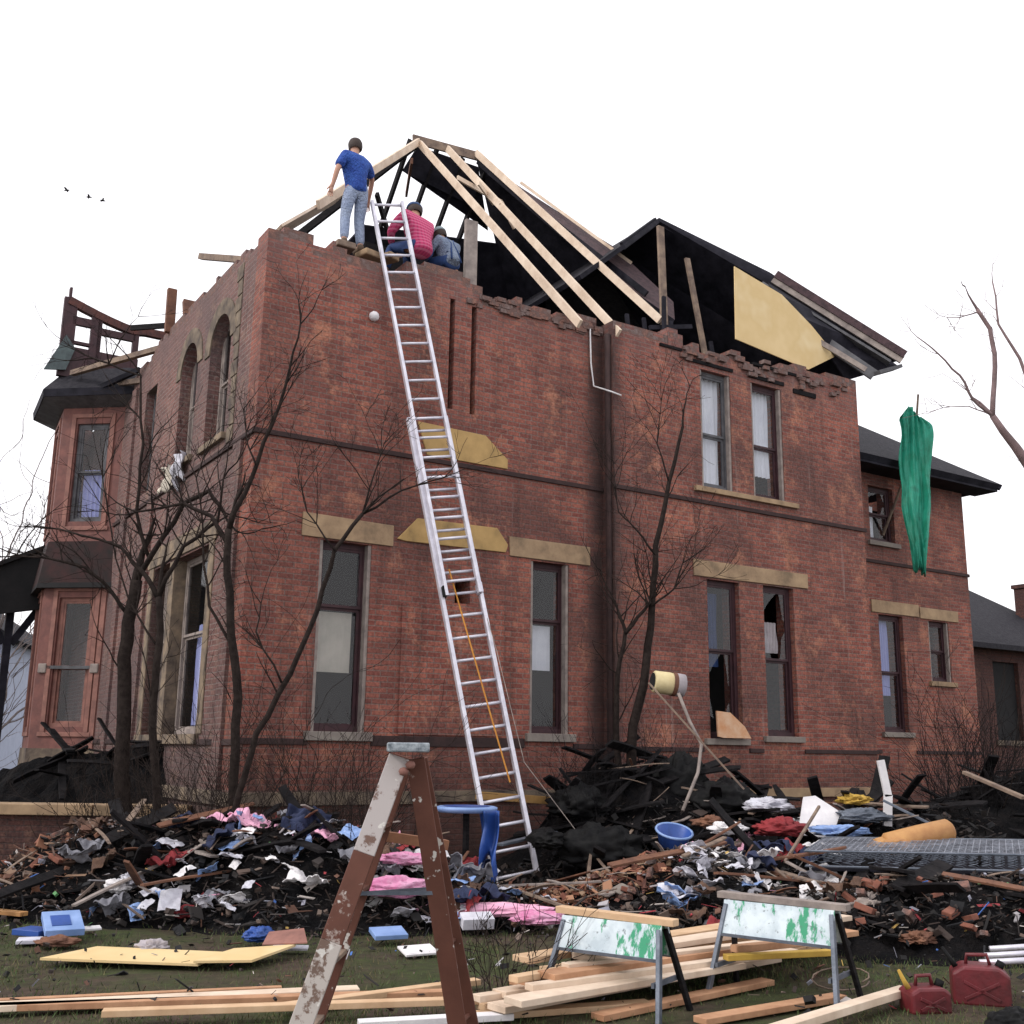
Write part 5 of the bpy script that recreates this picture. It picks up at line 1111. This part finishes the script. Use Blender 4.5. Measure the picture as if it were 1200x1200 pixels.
flat('book', G(455,1096,.08), .3,.22,.04, LBLUE, .4, 'pale blue book lying below the pink bedding', 'book', .2)
flat('paper', G(490,1115,.04), .3,.2,.02, WHITEP, .5, 'white card left of the stepladder rear leg', 'card', .2)
flat('paper', G(340,1112,.04), .3,.08,.02, PAPER, .0, 'white card right of the blue bag', 'card', .2)
bundle('bag', .12,.1,.08,GREYC,'grey-brown paper bag above the plywood','bag',G(178,1112,.06),.2,62,.5)
flat('box', at(558,1085,10.6), .3,.16,.1, PAPER, .3, 'grey carton below the pale pink roll', 'carton', .3)
# lumber
LG = 'new pine boards on the ground at the front'
def lum(px0, py0, px1, py1, z, w_, h_, mat, label):
    a, b = G(px0, py0, z), G(px1, py1, z); plank('lumber_board', a, b, w_, h_, mat, label, 'board', LG)
ORW = simple('orange_pine', (.50,.28,.16), (.34,.17,.09), scale=4, rough=.75)
LF = 'new pine board in the low rows crossing the front left lawn'
lum(-260,1192,420,1160,.05,.14,.04,NEWPALE,LF); lum(-180,1186,540,1163,.05,.10,.04,ORW,LF)
lum(120,1187,560,1172,.09,.09,.04,NEWWOOD,LF); lum(330,1180,560,1150,.06,.09,.04,NEWWOOD,LF); lum(-100,1178,330,1158,.04,.06,.03,ORW,LF); lum(420,1200,600,1190,.05,.10,.04,WHITEP,LF)
LS = 'new pine board in the stack beneath the sawhorses'
for row in range(13):
    py = 1184-row*5.2+R.uniform(-3,3); z = .05+row*.012+R.choice((0,.05,.1)); x0 = R.uniform(525,600)+row*7; x1 = R.uniform(830,1000); sl_ = R.uniform(.10,.19)
    lum(x0, py, x1, py-(x1-x0)*sl_, z, R.choice((.09,.14,.18)), .042, R.choice((NEWPALE, NEWWOOD, NEWPALE, ORW, OLDWOOD)), LS)
for row, (x0, y0, x1, y1) in enumerate(((700,1192,900,1150),(560,1190,760,1176),(820,1196,985,1168))): lum(x0, y0, x1, y1, .04, .12, .04, (ORW, NEWWOOD, ORW)[row], LS)
lum(860,1222,1062,1160,.10,.10,.05,NEWPALE,'pale board end poking out right of the right sawhorse')
lum(860,1112,960,1102,.30,.08,.05,ORW,'orange board lying level behind the right sawhorse'); lum(850,1122,975,1116,.27,.08,.04,YEL,'mustard board under the orange board')
# red cans at the right
def can(label, loc, sx, sy, sz, mat, rz, dark=False):
    o = empty('fuel_can', loc, rz, label, 'fuel can'); n_ = 6
    q = MB(); q.prism([(-sx/2,-sy/2,0),(sx/2,-sy/2,0),(sx/2,-sy/2,sz*.8),(sx*.32,-sy/2,sz),(-sx*.3,-sy/2,sz),(-sx/2,-sy/2,sz*.82)], (0,sy,0)); q.build('body', mat, o, bevel=.02)
    q = MB(); q.tube([(-sx*.22,0,sz-.01),(-sx*.2,0,sz+.06),(sx*.15,0,sz+.065),(sx*.2,0,sz-.01)], .014, 8); q.build('handle', mat, o, smooth=True)
    for e in (-1, 1): q = MB(); q.bar((-sx*.3*e,-sy/2-.004,sz*.18),(sx*.3*e,-sy/2-.004,sz*.62), .012, .022); q.build('embossed_rib', mat, o, bevel=.003)
    q = MB(); q.lathe([(.0,.05),(.028,.05),(.03,.0),(.0,.0)], (sx*.34,0,sz*.93), 12, axis=(.5,0,1)); q.build('cap', BLACKPL, o, smooth=True)
    q = MB(); q.tube([(-sx*.4,0,sz*.9),(-sx*.5,0,sz+.03),(-sx*.62,0,sz+.10)], [.02,.016,.011], 8); q.build('spout', BLACKPL if dark else YEL, o, smooth=True); return o
can('small dull red fuel can at the front right', G(1085,1186,0), .29,.2,.17, REDPL, .15)
can('larger crimson fuel can standing right of the small one', G(1150,1176,0), .38,.26,.26, REDPL, -.3, True)
o = bundle('toolbag', .17,.13,.11,BLACKPL,'black tool bag in front of the larger fuel can','bag',G(1190,1200,.10),.3,71,.25)
for k in range(3): 
    q = MB(); a = G(1148+k*6,1128-k*8,.25); q.tube([Vector((0,0,0)), Vector((.7,-.05+.02*k,.05))], .022, 8); o = q.build('steel_tube', ALU, None, smooth=True); o.location = a; tag(o, 'grey steel tube lying at the right edge behind the fuel cans', 'tube', 'steel tubes at the right edge')
q = MB(); q.tube([G(985+34*math.cos(t_*.5),1150+12*math.sin(t_*.5)-t_*.5,.03) for t_ in range(15)], .006, 6); o = q.build('cord', OLDWOOD, None, smooth=True); tag(o, 'dull thin cord coiled right of the right sawhorse', 'cord')

# ------------------------------------------------------------------ grass
r = random.Random(77); vs, fs, cs = [], [], []
for i in range(42000):
    x, y = r.uniform(-6,5.5), 6.6+r.random()**1.2*5.5
    if noise.noise(Vector((x*.9,y*.9,2)))+r.uniform(-.35,.35) < -.12: continue
    if hgt(x, y) > .12: continue
    h = r.uniform(.02,.06); a = r.uniform(0,3.14); dx, dy = math.cos(a)*.004, math.sin(a)*.004; lx, ly = r.gauss(0,.02), r.gauss(0,.02); b = len(vs)
    vs += [(x-dx,y-dy,0),(x+dx,y+dy,0),(x+lx,y+ly,h)]; fs.append((b,b+1,b+2)); c_ = r.choice(((.07,.10,.03),(.05,.085,.025),(.13,.11,.05),(.09,.11,.045))); cs += [c_]*3
me = bpy.data.meshes.new('grass'); me.from_pydata(vs, [], fs); at_ = me.color_attributes.new('tint', 'FLOAT_COLOR', 'POINT')
for i, c_ in enumerate(cs): at_.data[i].color = (*c_, 1)
me.materials.append(TINT); o = bpy.data.objects.new('grass', me); COL.objects.link(o); tag(o, 'short patchy winter grass in the foreground', 'grass', kind='stuff')

# ------------------------------------------------------------------ birds
for k, (px, py, lb) in enumerate(((78,223,'leftmost of three dark birds flying in the white sky'),(104,231,'middle of three dark birds flying in the white sky'),(120,235,'rightmost of three dark birds flying in the white sky'))):
    o = empty('bird', at(px, py, 40), .3*k, lb, 'bird', 'birds in flight'); o.scale = (.62,.62,.62)
    q = MB(); q.lathe([(.0,-.2),(.045,-.1),(.06,.0),(.05,.1),(.02,.2),(.0,.22)], (0,0,0), 8, axis=(1,0,.1)); q.build('body', CHAR, o, smooth=True)
    for s in (-1, 1): q = MB(); q.prism([(-.05,0,0),(.09,0,0),(.04,s*.22,.08),(-.06,s*.36,.02)], (0,0,.012)); q.build('wing', CHAR, o)
